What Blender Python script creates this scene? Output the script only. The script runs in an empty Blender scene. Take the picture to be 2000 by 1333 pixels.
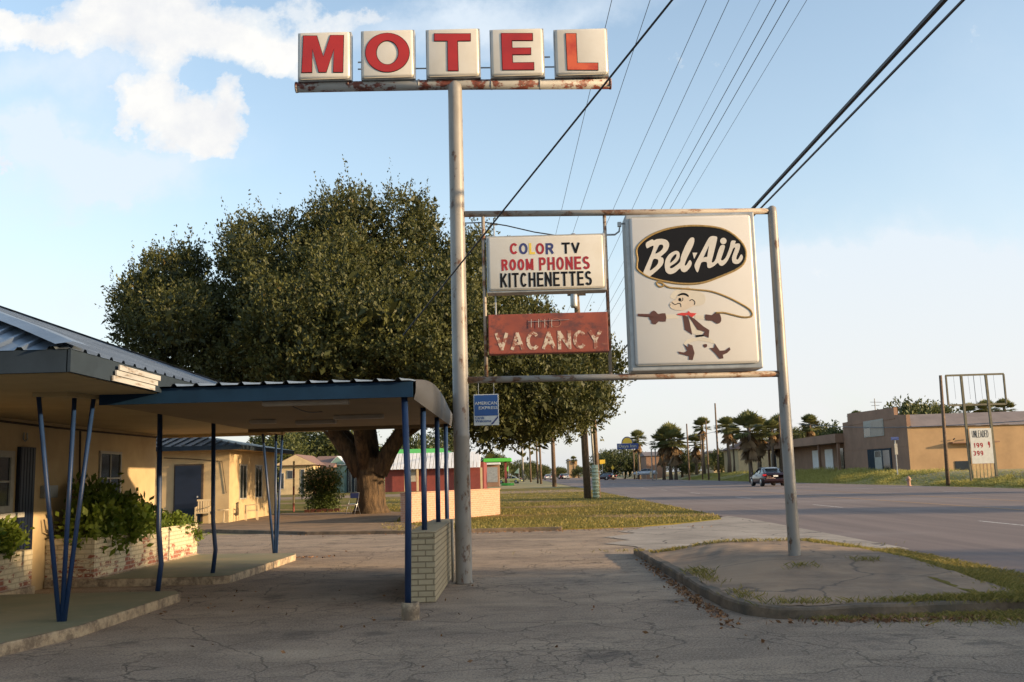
import bpy, bmesh, math, random
import numpy as np
from mathutils import Vector, Matrix
R = math.radians
random.seed(7); rng = np.random.default_rng(7)
scene = bpy.context.scene
COL = scene.collection

# ------------------------------------------------------------------ camera
H = 1.6; FPX = 1869.0
PITCH, ROLL, YAW = R(8.0146), R(1.5027), R(-0.215)
fw = Vector((math.sin(YAW)*math.cos(PITCH), math.cos(YAW)*math.cos(PITCH), math.sin(PITCH)))
r0 = Vector((math.cos(YAW), -math.sin(YAW), 0)); u0 = r0.cross(fw)
cr = r0*math.cos(ROLL) - u0*math.sin(ROLL); cu = u0*math.cos(ROLL) + r0*math.sin(ROLL)
cam = bpy.data.cameras.new('camera'); cam.sensor_width = 36; cam.lens = FPX/2000*36
cam.clip_start = 0.05; cam.clip_end = 6000
camo = bpy.data.objects.new('camera', cam); COL.objects.link(camo)
camo.matrix_world = Matrix(((cr.x, cu.x, -fw.x, 0), (cr.y, cu.y, -fw.y, 0), (cr.z, cu.z, -fw.z, H), (0, 0, 0, 1)))
scene.camera = camo
scene.view_settings.view_transform = 'Standard'; scene.view_settings.look = 'None'
scene.view_settings.gamma = 1; scene.view_settings.exposure = 0.8
scene.cycles.max_bounces = 6; scene.cycles.diffuse_bounces = 3; scene.cycles.transparent_max_bounces = 8

def ray(px, py): return fw + cr*((px-1000)/FPX) - cu*((py-666.5)/FPX)
def G(px, py, z=0.0):                      # ground point of height z seen in that direction
    d = ray(px, py); t = (z-H)/d.z; return Vector((d.x*t, d.y*t, z))
def A(px, py, Y):                          # point at distance Y
    d = ray(px, py); t = Y/d.y; return Vector((d.x*t, Y, H+d.z*t))

# ------------------------------------------------------------------ sun and sky
SUN_EL, SUN_AZ = R(11.0), R(-18.0)         # azimuth from +X, towards -Y
sd = Vector((math.cos(SUN_AZ)*math.cos(SUN_EL), math.sin(SUN_AZ)*math.cos(SUN_EL), math.sin(SUN_EL)))
sun = bpy.data.lights.new('sun', 'SUN'); sun.energy = 5.0; sun.angle = R(0.8); sun.color = (1.0, 0.72, 0.42)
suno = bpy.data.objects.new('sun', sun); COL.objects.link(suno)
suno.rotation_euler = sd.to_track_quat('Z', 'Y').to_euler(); suno.location = (60, -20, 40)
world = bpy.data.worlds.new('World'); scene.world = world; world.use_nodes = True
wn = world.node_tree.nodes; wl = world.node_tree.links; wn.clear()
def N(t, nodes=wn, **k):
    n = nodes.new(t)
    for a, b in k.items():
        if isinstance(a, str) and hasattr(n, a): setattr(n, a, b)
    return n
def mth(op, a, b=None, c=None, nodes=None, links=None, clamp=False):
    nodes = nodes or wn; links = links or wl
    n = nodes.new('ShaderNodeMath'); n.operation = op; n.use_clamp = clamp
    for i, v in enumerate((a, b, c)):
        if v is None: continue
        if isinstance(v, (int, float)): n.inputs[i].default_value = v
        else: links.new(v, n.inputs[i])
    return n.outputs[0]
out = N('ShaderNodeOutputWorld'); bg = N('ShaderNodeBackground'); bg.inputs[1].default_value = 0.15
sky = N('ShaderNodeTexSky'); sky.sky_type = 'NISHITA'; sky.sun_disc = False
sky.sun_elevation = SUN_EL; sky.sun_rotation = R(90)-SUN_AZ
sky.air_density = 1.0; sky.dust_density = 1.2; sky.ozone_density = 1.5
tc = N('ShaderNodeTexCoord'); sp = N('ShaderNodeSeparateXYZ'); wl.new(tc.outputs['Generated'], sp.inputs[0])
ya = mth('MAXIMUM', sp.outputs[1], 0.15)
U = mth('DIVIDE', sp.outputs[0], ya); V = mth('DIVIDE', sp.outputs[2], ya)
cmb = N('ShaderNodeCombineXYZ'); wl.new(U, cmb.inputs[0]); wl.new(V, cmb.inputs[1])
def noise(scale, det=8, rough=.6, vec=None, nodes=wn, links=wl, dist=0):
    n = nodes.new('ShaderNodeTexNoise'); n.inputs['Scale'].default_value = scale
    n.inputs['Detail'].default_value = det; n.inputs['Roughness'].default_value = rough
    n.inputs['Distortion'].default_value = dist
    if vec is not None: links.new(vec, n.inputs['Vector'])
    return n
nz = noise(7, 10, .62, cmb.outputs[0]); nz2 = noise(2.6, 6, .55, cmb.outputs[0])
# warp the coordinates so that the cloud outlines billow
wx = mth('ADD', U, mth('MULTIPLY', mth('SUBTRACT', noise(9, 8, .62, cmb.outputs[0]).outputs[0], .5), .16))
mp = N('ShaderNodeVectorMath'); mp.operation = 'ADD'; wl.new(cmb.outputs[0], mp.inputs[0]); mp.inputs[1].default_value = (5.3, 2.1, 1.7)
wv = mth('ADD', V, mth('MULTIPLY', mth('SUBTRACT', noise(9, 8, .62, mp.outputs[0]).outputs[0], .5), .14))
def blob(px, py, rx, ry, amp, ang=0.0):
    d = ray(px, py); u, v = d.x/d.y, d.z/d.y
    a, b = rx/FPX, ry/FPX; c, s = math.cos(ang), math.sin(ang)
    du = mth('SUBTRACT', wx, u); dv = mth('SUBTRACT', wv, v)
    p = mth('DIVIDE', mth('ADD', mth('MULTIPLY', du, c), mth('MULTIPLY', dv, s)), a)
    q = mth('DIVIDE', mth('SUBTRACT', mth('MULTIPLY', dv, c), mth('MULTIPLY', du, s)), b)
    r2 = mth('ADD', mth('MULTIPLY', p, p), mth('MULTIPLY', q, q))
    return mth('MULTIPLY', mth('POWER', 2.718, mth('MULTIPLY', r2, -1)), amp)
def total(L):
    t = L[0]
    for x in L[1:]: t = mth('ADD', t, x)
    return t
dense = total([blob(300, 35, 210, 75, 1.3), blob(520, 85, 110, 42, 1.0), blob(330, 100, 70, 40, .8), blob(30, 30, 90, 30, .9, -.5), blob(120, 70, 90, 26, .55, -.4),
               blob(285, 185, 52, 50, 1.1), blob(360, 240, 100, 42, 1.15, -.35), blob(440, 210, 42, 52, 1.0), blob(400, 275, 60, 26, .7, .1), blob(5, 330, 50, 22, .7),
               blob(715, 25, 80, 26, .45), blob(620, 60, 60, 30, .35)])
thin = total([blob(90, 290, 190, 44, 1.3, -.1), blob(200, 340, 220, 70, .9, .2), blob(40, 140, 200, 60, .6), blob(190, 150, 60, 80, .45), blob(900, 30, 260, 48, 1.0, .12), blob(1050, 60, 200, 30, .6, .3), blob(200, 395, 90, 20, .4, .2),
              blob(120, 180, 260, 140, .3), blob(1700, 540, 420, 80, 1.0, .04), blob(1450, 640, 300, 60, .9), blob(1850, 690, 600, 120, 1.1), blob(1300, 780, 700, 130, .8), blob(1750, 540, 300, 60, .8, .05), blob(60, 600, 260, 130, .6),
              blob(1990, 300, 260, 330, .22), blob(1550, 520, 300, 30, .25, .08)])
def ramp(fac, stops, nodes=wn, links=wl, interp='LINEAR'):
    n = nodes.new('ShaderNodeValToRGB'); links.new(fac, n.inputs[0]); n.color_ramp.interpolation = interp
    e = n.color_ramp.elements
    while len(e) < len(stops): e.new(0.5)
    for i, (p, c) in enumerate(stops): e[i].position = p; e[i].color = (c, c, c, 1) if isinstance(c, (int, float)) else (*c, 1)
    return n.outputs[0]
dmask = ramp(mth('ADD', dense, mth('MULTIPLY', mth('SUBTRACT', nz.outputs[0], .5), 1.9)), [(.30, 0), (.44, .55), (.85, 1)])
tmask = ramp(mth('MULTIPLY', thin, mth('ADD', mth('MULTIPLY', mth('ADD', nz2.outputs[0], mth('MULTIPLY', mth('SUBTRACT', nz.outputs[0], .5), 1.2)), 1.5), .1)), [(.04, 0), (.9, .85)])
def mixc(f, a, b, nodes=wn, links=wl, typ='MIX'):
    n = nodes.new('ShaderNodeMix'); n.data_type = 'RGBA'; n.blend_type = typ
    if isinstance(f, (int, float)): n.inputs[0].default_value = f
    else: links.new(f, n.inputs[0])
    for i, v in ((6, a), (7, b)):
        if isinstance(v, tuple): n.inputs[i].default_value = (*v[:3], 1)
        else: links.new(v, n.inputs[i])
    return n.outputs[2]
SKYMUL = (1.48, 1.42, 1.33)
base = mixc(1.0, sky.outputs[0], SKYMUL, typ='MULTIPLY')
base = mixc(ramp(sp.outputs[2], [(0, .88), (.12, .55), (.30, .22), (.5, .1)]), base, (2.95, 3.08, 3.28))   # milky air low in the sky
warm = ramp(V, [(-.02, 1), (.30, 0)])
c1 = mixc(tmask, base, mixc(warm, (3.15, 3.5, 3.85), (3.5, 3.42, 3.32)))
c2 = mixc(dmask, c1, mixc(ramp(nz.outputs[0], [(.35, 0), (.6, 1)]), (3.1, 3.2, 3.4), (4.0, 3.95, 3.8)))
wl.new(c2, bg.inputs[0]); wl.new(bg.outputs[0], out.inputs[0])

# ------------------------------------------------------------------ materials
class NT:
    def __init__(s, name):
        s.m = bpy.data.materials.new(name); s.m.use_nodes = True
        s.n = s.m.node_tree.nodes; s.l = s.m.node_tree.links
        s.b = s.n['Principled BSDF']
        s.tc = s.n.new('ShaderNodeTexCoord')
    def co(s, scale=(1, 1, 1), rot=(0, 0, 0), loc=(0, 0, 0)):
        p = s.n.new('ShaderNodeMapping'); p.inputs['Scale'].default_value = scale; p.inputs['Rotation'].default_value = rot; p.inputs['Location'].default_value = loc
        s.l.new(s.tc.outputs['Object'], p.inputs[0]); return p.outputs[0]
    def noise(s, scale, det=6, rough=.6, vec=None, dist=0):
        return noise(scale, det, rough, vec if vec is not None else s.co(), s.n, s.l, dist).outputs[0]
    def ramp(s, f, st): return ramp(f, st, s.n, s.l)
    def mix(s, f, a, b, typ='MIX'): return mixc(f, a, b, s.n, s.l, typ)
    def math(s, op, a, b=None, clamp=False): return mth(op, a, b, None, s.n, s.l, clamp)
    def color(s, c):
        if isinstance(c, tuple): s.b.inputs['Base Color'].default_value = (*c[:3], 1)
        else: s.l.new(c, s.b.inputs['Base Color'])
    def rough(s, v):
        if isinstance(v, (int, float)): s.b.inputs['Roughness'].default_value = v
        else: s.l.new(v, s.b.inputs['Roughness'])
    def bump(s, h, strength=.3, dist=.02):
        n = s.n.new('ShaderNodeBump'); n.inputs['Strength'].default_value = strength; n.inputs['Distance'].default_value = dist
        s.l.new(h, n.inputs['Height']); s.l.new(n.outputs[0], s.b.inputs['Normal'])
def plain(name, c, rough=.6, var=.25, scale=3, metal=0, bump=0, c2=None, spec=None):
    t = NT(name); n = t.noise(scale, 6, .65)
    c2 = c2 or tuple(x*(1-var) for x in c)
    t.color(t.mix(t.ramp(n, [(.35, 0), (.68, 1)]), c, c2)); t.rough(rough); t.b.inputs['Metallic'].default_value = metal
    if spec is not None: t.b.inputs['Specular IOR Level'].default_value = spec
    if bump: t.bump(t.noise(scale*8, 4), bump, .01)
    return t.m
def worn(name, c, rust, amt=.55, scale=6, rough=.6, metal=0, stretch=(1, 1, 1), dirt=None):
    t = NT(name); v = t.co(stretch)
    base = t.mix(t.ramp(t.noise(scale*.5, 5, .6, v), [(.3, 0), (.7, 1)]), c, dirt or tuple(x*.72 for x in c))
    n = t.noise(scale, 9, .68, v)
    f = t.ramp(n, [(amt, 0), (amt+.05, 1)])
    r = t.mix(t.ramp(t.noise(scale*5, 4, .6), [(.4, 0), (.6, 1)]), rust, tuple(x*.45 for x in rust))
    t.color(t.mix(f, base, r)); t.rough(rough); t.b.inputs['Metallic'].default_value = metal
    t.bump(n, .25, .01); return t.m
def brick_mat(name, c1, c2, mortar, bw=.22, bh=.075, ms=.012, paint=None, amt=.5, pscale=3, bump=.6):
    t = NT(name); s3 = t.n.new('ShaderNodeSeparateXYZ'); t.l.new(t.tc.outputs['Object'], s3.inputs[0])
    cb = t.n.new('ShaderNodeCombineXYZ'); t.l.new(t.math('ADD', s3.outputs[0], s3.outputs[1]), cb.inputs[0]); t.l.new(s3.outputs[2], cb.inputs[1])
    b = t.n.new('ShaderNodeTexBrick'); t.l.new(cb.outputs[0], b.inputs[0])
    b.inputs['Color1'].default_value = (*c1, 1); b.inputs['Color2'].default_value = (*c2, 1); b.inputs['Mortar'].default_value = (*mortar, 1)
    b.inputs['Scale'].default_value = 1; b.inputs['Mortar Size'].default_value = ms; b.inputs['Brick Width'].default_value = bw; b.inputs['Row Height'].default_value = bh
    b.inputs['Mortar Smooth'].default_value = .3
    col = t.mix(t.ramp(t.noise(9, 6, .7), [(.3, 0), (.75, .45)]), b.outputs[0], tuple(x*.5 for x in c1))
    if paint:
        lowz = t.math('MULTIPLY', s3.outputs[2], -.22)
        n = t.math('ADD', t.noise(pscale, 10, .72, t.co((1, 1, 2.2))), lowz)
        pc = t.mix(b.outputs['Fac'], paint, tuple(x*.72 for x in paint))
        pc = t.mix(t.ramp(t.noise(14, 5, .7), [(.4, 0), (.8, .5)]), pc, tuple(x*.6 for x in paint))
        col = t.mix(t.ramp(n, [(amt, 0), (amt+.03, 1)]), pc, col)
    t.color(col); t.rough(.85)
    h = t.math('SUBTRACT', t.math('MULTIPLY', t.noise(30, 5, .7), .35), b.outputs['Fac'])
    t.bump(h, bump, .015); return t.m
def leaf_mat(name, dark, light, brown=None, trans=.25):
    t = NT(name); at = t.n.new('ShaderNodeAttribute'); at.attribute_name = 'rnd'
    f = t.math('ADD', t.math('MULTIPLY', at.outputs['Fac'], .6), t.math('MULTIPLY', t.noise(.35, 3, .6), .5))
    col = t.mix(t.ramp(f, [(.25, 0), (.85, 1)]), dark, light)
    if brown: col = t.mix(t.ramp(at.outputs['Fac'], [(.86, 0), (.93, .75)]), col, brown)
    t.color(col); t.rough(.55); t.b.inputs['Specular IOR Level'].default_value = .3
    tr = t.n.new('ShaderNodeBsdfTranslucent'); t.l.new(col, tr.inputs[0])
    mx = t.n.new('ShaderNodeMixShader'); mx.inputs[0].default_value = trans
    o = t.n['Material Output']; t.l.new(t.b.outputs[0], mx.inputs[1]); t.l.new(tr.outputs[0], mx.inputs[2]); t.l.new(mx.outputs[0], o.inputs[0])
    return t.m

M = {}
# asphalt of the lot: patched, stained and crazed, with sunlit bands painted in
t = NT('lot_asphalt')
big = t.noise(.22, 6, .62, dist=.4); mid = t.noise(1.3, 8, .66); fine = t.noise(42, 5, .8); band = t.noise(.5, 7, .6, t.co((.6, 2.0, 1)))
col = t.mix(t.ramp(big, [(.32, 0), (.66, 1)]), (.235, .175, .128), (.41, .305, .212))
col = t.mix(t.ramp(mid, [(.40, 0), (.70, .60)]), col, (.130, .096, .070))
col = t.mix(t.ramp(band, [(.50, 0), (.66, .55)]), col, (.49, .37, .255))  # pale tan streaks stand in for sunlit bands, painted into the colour
col = t.mix(t.ramp(fine, [(.40, .62), (.49, 0)]), col, (.045, .036, .030)); col = t.mix(t.ramp(fine, [(.53, 0), (.66, .6)]), col, (.50, .41, .31))
def crack(sc, w, seed, dist=.5):
    wv_ = t.n.new('ShaderNodeVectorMath'); wv_.operation = 'ADD'
    nn = t.n.new('ShaderNodeTexNoise'); nn.inputs['Scale'].default_value = sc*1.3; nn.inputs['Detail'].default_value = 6; t.l.new(t.co((1, 1, 0), loc=(seed, seed, 0)), nn.inputs['Vector'])
    sc_ = t.n.new('ShaderNodeVectorMath'); sc_.operation = 'SCALE'; sc_.inputs['Scale'].default_value = dist/sc; t.l.new(nn.outputs['Color'], sc_.inputs[0])
    t.l.new(t.co((1, 1, 0), loc=(seed, seed, 0)), wv_.inputs[0]); t.l.new(sc_.outputs[0], wv_.inputs[1])
    vo = t.n.new('ShaderNodeTexVoronoi'); vo.feature = 'DISTANCE_TO_EDGE'; vo.inputs['Scale'].default_value = sc; vo.inputs['Randomness'].default_value = 1; t.l.new(wv_.outputs[0], vo.inputs['Vector'])
    return t.ramp(vo.outputs['Distance'], [(w*.35, 1), (w, 0)])
ck = t.math('MULTIPLY', crack(1.5, .022, 0, .9), t.ramp(t.noise(.45, 4, .5), [(.44, 0), (.60, .6)]))
ck = t.math('MAXIMUM', ck, t.math('MULTIPLY', crack(4.2, .04, 3, .8), t.ramp(t.noise(.35, 4, .5, t.co(loc=(9, 4, 0))), [(.54, 0), (.66, .55)])))
ck = t.math('MAXIMUM', ck, t.math('MULTIPLY', crack(.42, .006, 6, .8), .6))
col = t.mix(ck, col, (.025, .02, .018))
s_ = t.n.new('ShaderNodeSeparateXYZ'); t.l.new(t.tc.outputs['Object'], s_.inputs[0])
col = t.mix(t.math('MULTIPLY', t.ramp(t.noise(.9, 6, .7, t.co(loc=(2, 7, 0))), [(.57, 0), (.66, .6)]), 1.0), col, (.075, .060, .050))
peb = t.n.new('ShaderNodeTexVoronoi'); peb.inputs['Scale'].default_value = 85; t.l.new(t.co(), peb.inputs['Vector'])
col = t.mix(t.math('MULTIPLY', t.ramp(peb.outputs['Distance'], [(.10, .8), (.30, 0)]), t.ramp(t.noise(1.1, 4, .6, t.co(loc=(5, 5, 0))), [(.40, .15), (.60, .8)])), col, (.52, .44, .35))
t.color(col); t.rough(.93); t.b.inputs['Specular IOR Level'].default_value = .25
t.bump(t.math('SUBTRACT', t.math('ADD', t.math('MULTIPLY', fine, .5), t.math('MULTIPLY', t.noise(220, 2, .6), .45)), t.math('MULTIPLY', ck, 1.3)), .75, .012)
M['asphalt'] = t.m
t = NT('road_asphalt')
col = t.mix(t.ramp(t.noise(.8, 6, .6, t.co((1.6, .05, 1))), [(.35, 0), (.7, 1)]), (.125, .090, .080), (.205, .150, .130))
col = t.mix(t.ramp(t.noise(.12, 6, .6, t.co((.5, 1, 1))), [(.5, 0), (.62, .45)]), col, (.26, .21, .19))
col = t.mix(t.ramp(t.noise(70, 2, .6), [(.4, .3), (.6, 0)]), col, (.07, .06, .06))
t.color(col); t.rough(.85); t.bump(t.noise(90, 3, .6), .4, .008); M['road'] = t.m
t = NT('pale_concrete')
col = t.mix(t.ramp(t.noise(.6, 7, .6), [(.3, 0), (.7, 1)]), (.40, .345, .285), (.20, .17, .14))
col = t.mix(crack(.5, .012, 2), col, (.06, .05, .045)); col = t.mix(t.ramp(t.noise(40, 3), [(.4, .3), (.6, 0)]), col, (.12, .1, .08))
t.color(col); t.rough(.9); t.bump(t.noise(40, 4), .4, .01); M['concrete'] = t.m
t = NT('island_concrete')
col = t.mix(t.ramp(t.noise(.55, 8, .62, dist=.6), [(.38, 0), (.64, 1)]), (.30, .195, .115), (.15, .10, .066))
col = t.mix(t.ramp(t.noise(3, 7, .7), [(.5, 0), (.75, .5)]), col, (.36, .26, .165))
col = t.mix(crack(.33, .006, 5, .6), col, (.10, .07, .05))
t.color(col); t.rough(.92); t.bump(t.noise(30, 5, .7), .4, .012); M['island'] = t.m
t = NT('kerb_concrete')
col = t.mix(t.ramp(t.noise(2.5, 8, .7), [(.35, 0), (.65, 1)]), (.26, .18, .115), (.085, .06, .04))
col = t.mix(t.ramp(t.noise(.9, 5), [(.45, 0), (.6, .6)]), col, (.075, .07, .055))
t.color(col); t.rough(.95); t.bump(t.noise(18, 6, .7), .8, .02); M['kerb'] = t.m
t = NT('painted_slab')
col = t.mix(t.ramp(t.noise(.9, 7, .6), [(.35, 0), (.65, 1)]), (.185, .19, .115), (.27, .235, .14))
col = t.mix(t.ramp(t.noise(4, 6, .7), [(.58, 0), (.68, .6)]), col, (.33, .28, .20))
t.color(col); t.rough(.7); t.bump(t.noise(25, 5), .2, .01); M['slab'] = t.m
t = NT('slab_edge')
col = t.mix(t.ramp(t.noise(3.5, 9, .75), [(.42, 0), (.58, 1)]), (.44, .34, .22), (.17, .125, .085))
t.color(col); t.rough(.9); t.bump(t.noise(12, 6, .7), .8, .02); M['slab_edge'] = t.m
t = NT('lawn_ground')
gx = t.n.new('ShaderNodeSeparateXYZ'); t.l.new(t.tc.outputs['Object'], gx.inputs[0])
col = t.mix(t.ramp(t.noise(.25, 6, .6), [(.3, 0), (.7, 1)]), (.120, .115, .028), (.235, .175, .050))
col = t.mix(t.ramp(t.noise(6, 6, .7), [(.35, .55), (.6, 0)]), col, (.075, .07, .022))
dirtf = t.ramp(t.math('ADD', t.noise(.16, 6, .6), 0), [(.54, 0), (.62, .9)])
col = t.mix(dirtf, col, (.30, .20, .12))
t.color(col); t.rough(1); t.b.inputs['Specular IOR Level'].default_value = .05; t.bump(t.noise(9, 6, .8), .9, .06); M['lawn'] = t.m
M['dirt'] = plain('dry_dirt', (.27, .165, .09), .95, .5, 1.2, bump=.6, c2=(.13, .085, .05))
M['verge'] = plain('dry_verge', (.22, .20, .06), .95, .4, .5, bump=.6, c2=(.32, .23, .12))
M['white_line'] = worn('worn_white_paint', (.60, .56, .52), (.17, .15, .14), .52, 8, .8)
M['yellow_line'] = worn('worn_yellow_paint', (.50, .27, .09), (.17, .15, .14), .55, 8, .8)
M['wood_pole'] = plain('weathered_timber', (.17, .115, .075), .9, .5, 6, bump=.6)
M['dark_wood'] = plain('dark_timber', (.07, .05, .035), .9, .5, 6, bump=.6)
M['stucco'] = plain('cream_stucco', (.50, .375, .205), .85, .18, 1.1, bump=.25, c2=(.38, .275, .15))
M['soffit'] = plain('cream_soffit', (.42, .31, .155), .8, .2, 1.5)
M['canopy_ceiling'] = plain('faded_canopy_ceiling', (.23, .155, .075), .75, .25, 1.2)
M['fascia_blue'] = plain('dark_blue_fascia', (.008, .028, .062), .6, .3, 2.0, spec=.12)
M['post_blue'] = worn('blue_post_paint', (.014, .038, .105), (.06, .06, .08), .68, 12, .4)
M['fascia_grey'] = plain('grey_blue_fascia', (.026, .038, .053), .75, .3, 1.8, spec=.1)
t = NT('galvanised_roof')
col = t.mix(t.ramp(t.noise(.9, 6, .6), [(.35, 0), (.65, 1)]), (.20, .245, .30), (.12, .15, .19))
col = t.mix(t.ramp(t.noise(2.4, 8, .7, t.co(loc=(3, 1, 0))), [(.62, 0), (.7, .6)]), col, (.30, .17, .10))
t.color(col); t.rough(.38); t.b.inputs['Metallic'].default_value = .55; t.bump(t.noise(7, 5), .12, .02); M['roof_metal'] = t.m
M['side_sheet'] = worn('weathered_side_sheet', (.06, .06, .062), (.045, .035, .03), .6, 3, .55, .2, (1, .4, 2))
M['roof_blue'] = plain('blue_grey_roofing', (.045, .06, .085), .4, .3, 1.0)
M['navy'] = plain('navy_door_paint', (.004, .009, .026), .45, .25, 3)
M['white_trim'] = plain('old_white_trim', (.40, .38, .33), .7, .25, 5)
M['glass'] = plain('dark_window_glass', (.02, .025, .03), .08, .3, 2, spec=.8)
M['fluoro'] = plain('lamp_housing', (.38, .32, .26), .6, .2, 3)
M['pole_paint'] = worn('pale_pole_paint', (.26, .245, .225), (.13, .065, .035), .585, 7, .45, 0, (1, 1, .45), dirt=(.185, .165, .14))
M['frame_rust'] = worn('rusting_frame_paint', (.33, .30, .26), (.19, .09, .045), .52, 5, .6, 0, (.5, 1, 1), dirt=(.22, .17, .13))
M['beam_rust'] = worn('peeling_beam_paint', (.34, .33, .31), (.17, .04, .022), .50, 5.5, .6, 0, (.8, 1, 1))
M['box_metal'] = plain('box_frame_metal', (.40, .41, .41), .45, .3, 4, .5)
t = NT('aged_sign_plastic')
col = t.mix(t.ramp(t.noise(1.7, 5, .6), [(.3, 0), (.75, 1)]), (.57, .555, .515), (.50, .46, .39)); t.color(col)
col = t.mix(t.ramp(t.noise(9, 7, .7, t.co((1, 1, .4))), [(.62, 0), (.75, .28)]), col, (.40, .33, .24)); t.color(col); t.rough(.28)
t.b.inputs['Subsurface Weight'].default_value = 0; M['plastic'] = t.m
t = NT('panel_white')
col = t.mix(t.ramp(t.noise(.8, 5, .6), [(.3, 0), (.75, 1)]), (.58, .565, .54), (.54, .51, .47))
col = t.mix(t.ramp(t.noise(5, 8, .7, t.co((1, 1, .3))), [(.62, 0), (.8, .22)]), col, (.42, .36, .28)); t.color(col); t.rough(.3); M['panel'] = t.m
t = NT('red_letter_plastic')
t.color(t.mix(t.ramp(t.noise(2.2, 5, .6), [(.35, 0), (.7, 1)]), (.36, .018, .012), (.27, .013, .010))); t.rough(.35); M['red'] = t.m
t = NT('sunbleached_red_letter')
sx = t.n.new('ShaderNodeSeparateXYZ'); t.l.new(t.tc.outputs['Object'], sx.inputs[0])
t.color(t.mix(t.ramp(t.noise(3.4, 5, .6), [(.35, 0), (.6, 1)]), (.36, .03, .015), (.55, .10, .035))); t.rough(.35); M['red_bleached'] = t.m
M['black'] = plain('black_paint', (.008, .008, .010), .5, .2, 4, spec=.15)
M['letter_red'] = plain('red_panel_paint', (.30, .012, .015), .4, .2, 6)
M['letter_yellow'] = plain('yellow_panel_paint', (.66, .48, .06), .4, .2, 6)
M['letter_navy'] = plain('navy_panel_paint', (.03, .035, .14), .4, .2, 6)
M['script_white'] = plain('cream_script_paint', (.58, .54, .48), .4, .12, 4)
M['rope'] = plain('gold_rope_paint', (.34, .22, .07), .5, .45, 40)
M['skin'] = plain('faded_skin_paint', (.57, .48, .38), .4, .12, 6)
M['pale_paint'] = plain('faded_cream_paint', (.57, .52, .43), .4, .08, 6)
M['leather'] = plain('brown_leather_paint', (.085, .028, .018), .45, .3, 10)
M['scarf'] = plain('red_scarf_paint', (.55, .04, .03), .45, .2, 8)
t = NT('oxidised_red_panel')
col = t.mix(t.ramp(t.noise(1.6, 7, .65), [(.35, 0), (.65, 1)]), (.27, .058, .030), (.15, .034, .026))
col = t.mix(t.ramp(t.noise(4, 8, .7, t.co((1, 1, 1.6), loc=(0, 0, 4))), [(.50, 0), (.62, .85)]), col, (.085, .028, .028))
col = t.mix(t.ramp(t.noise(7, 7, .7, t.co((.5, 1, 2))), [(.6, 0), (.72, .5)]), col, (.30, .14, .09))
t.color(col); t.rough(.65); M['vacancy'] = t.m
t = NT('flaking_white_letters')
t.color(t.mix(t.ramp(t.noise(13, 8, .72), [(.47, 0), (.53, 1)]), (.50, .42, .33), (.24, .08, .05))); t.rough(.6); M['flaking'] = t.m
M['flaking_dim'] = plain('faint_ghost_letters', (.30, .13, .08), .6, .5, 20, c2=(.26, .07, .05))
M['card_blue'] = plain('card_blue_enamel', (.008, .065, .235), .4, .15, 5)
M['card_white'] = plain('card_white_enamel', (.55, .56, .54), .45, .15, 5)
M['brick_white'] = brick_mat('painted_brick', (.30, .105, .065), (.24, .08, .05), (.36, .30, .24), paint=(.56, .48, .33), amt=.435, pscale=2.6)
M['brick_cream'] = brick_mat('cream_rock_face_brick', (.45, .37, .235), (.39, .32, .20), (.22, .17, .10), .20, .074, .009, bump=1.0)
M['brick_pink'] = brick_mat('pink_brick', (.52, .27, .17), (.44, .22, .14), (.50, .36, .27), .22, .08, .012)
M['bark'] = None
t = NT('oak_bark')
n_ = t.noise(5, 9, .75, t.co((1, 1, .22))); v_ = t.noise(16, 5, .7, t.co((1, 1, .3)))
t.color(t.mix(t.ramp(n_, [(.38, 0), (.62, 1)]), (.028, .018, .011), (.135, .085, .045))); t.rough(.95); t.bump(t.math('ADD', n_, t.math('MULTIPLY', v_, .6)), 1.0, .09); M['bark'] = t.m
M['trunk_paint'] = M['bark']
M['oak_leaf'] = leaf_mat('live_oak_leaf', (.022, .029, .008), (.105, .108, .028), (.13, .085, .03), .22)
M['bush_leaf'] = leaf_mat('shrub_leaf', (.03, .055, .010), (.14, .17, .04), (.55, .33, .16), .3)
M['vine_leaf'] = leaf_mat('planter_leaf', (.035, .085, .012), (.19, .235, .03), None, .35)
M['tree_leaf'] = leaf_mat('distant_leaf', (.035, .05, .016), (.11, .12, .035), None, .2)
M['palm_leaf'] = leaf_mat('palm_frond', (.085, .10, .034), (.26, .25, .09), None, .2)
M['palm_dead'] = leaf_mat('dry_palm_frond', (.16, .10, .05), (.34, .22, .11), None, .2)
M['palm_bark'] = plain('palm_bark', (.16, .115, .08), .95, .5, 8, bump=.8)
M['grass'] = leaf_mat('grass_blade', (.12, .125, .025), (.34, .26, .075), None, .35)
M['weed'] = leaf_mat('tall_weed', (.24, .23, .05), (.48, .42, .13), None, .35)
M['litter'] = leaf_mat('fallen_leaf', (.10, .045, .02), (.34, .18, .085), None, .1)
M['tan_wall'] = plain('tan_stucco', (.42, .275, .145), .85, .3, .35, bump=.2)
M['brown_wall'] = plain('brown_stucco', (.29, .17, .11), .85, .3, .35, bump=.2)
M['grey_roof'] = plain('grey_mansard', (.20, .165, .155), .8, .25, .8)
M['car_paint'] = plain('dark_car_paint', (.035, .016, .022), .22, .2, 2, .3, spec=.7)
M['yellow_car'] = plain('pale_yellow_car_paint', (.72, .62, .20), .3, .1, 2)
M['silver_car'] = plain('silver_car_paint', (.50, .52, .55), .3, .1, 2, .3)
M['tyre'] = plain('black_rubber', (.02, .02, .02), .8, .2, 5)
M['rim'] = plain('alloy', (.45, .45, .46), .3, .2, 5, .8)
M['tail'] = plain('tail_lamp_red', (.45, .02, .03), .2, .1, 5)
M['plate'] = plain('plate_white', (.75, .75, .70), .5, .1, 5)
M['cable'] = plain('black_cable', (.012, .012, .015), .5, .1, 5)
M['cable_thin'] = plain('grey_wire', (.10, .11, .13), .5, .1, 5)
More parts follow.
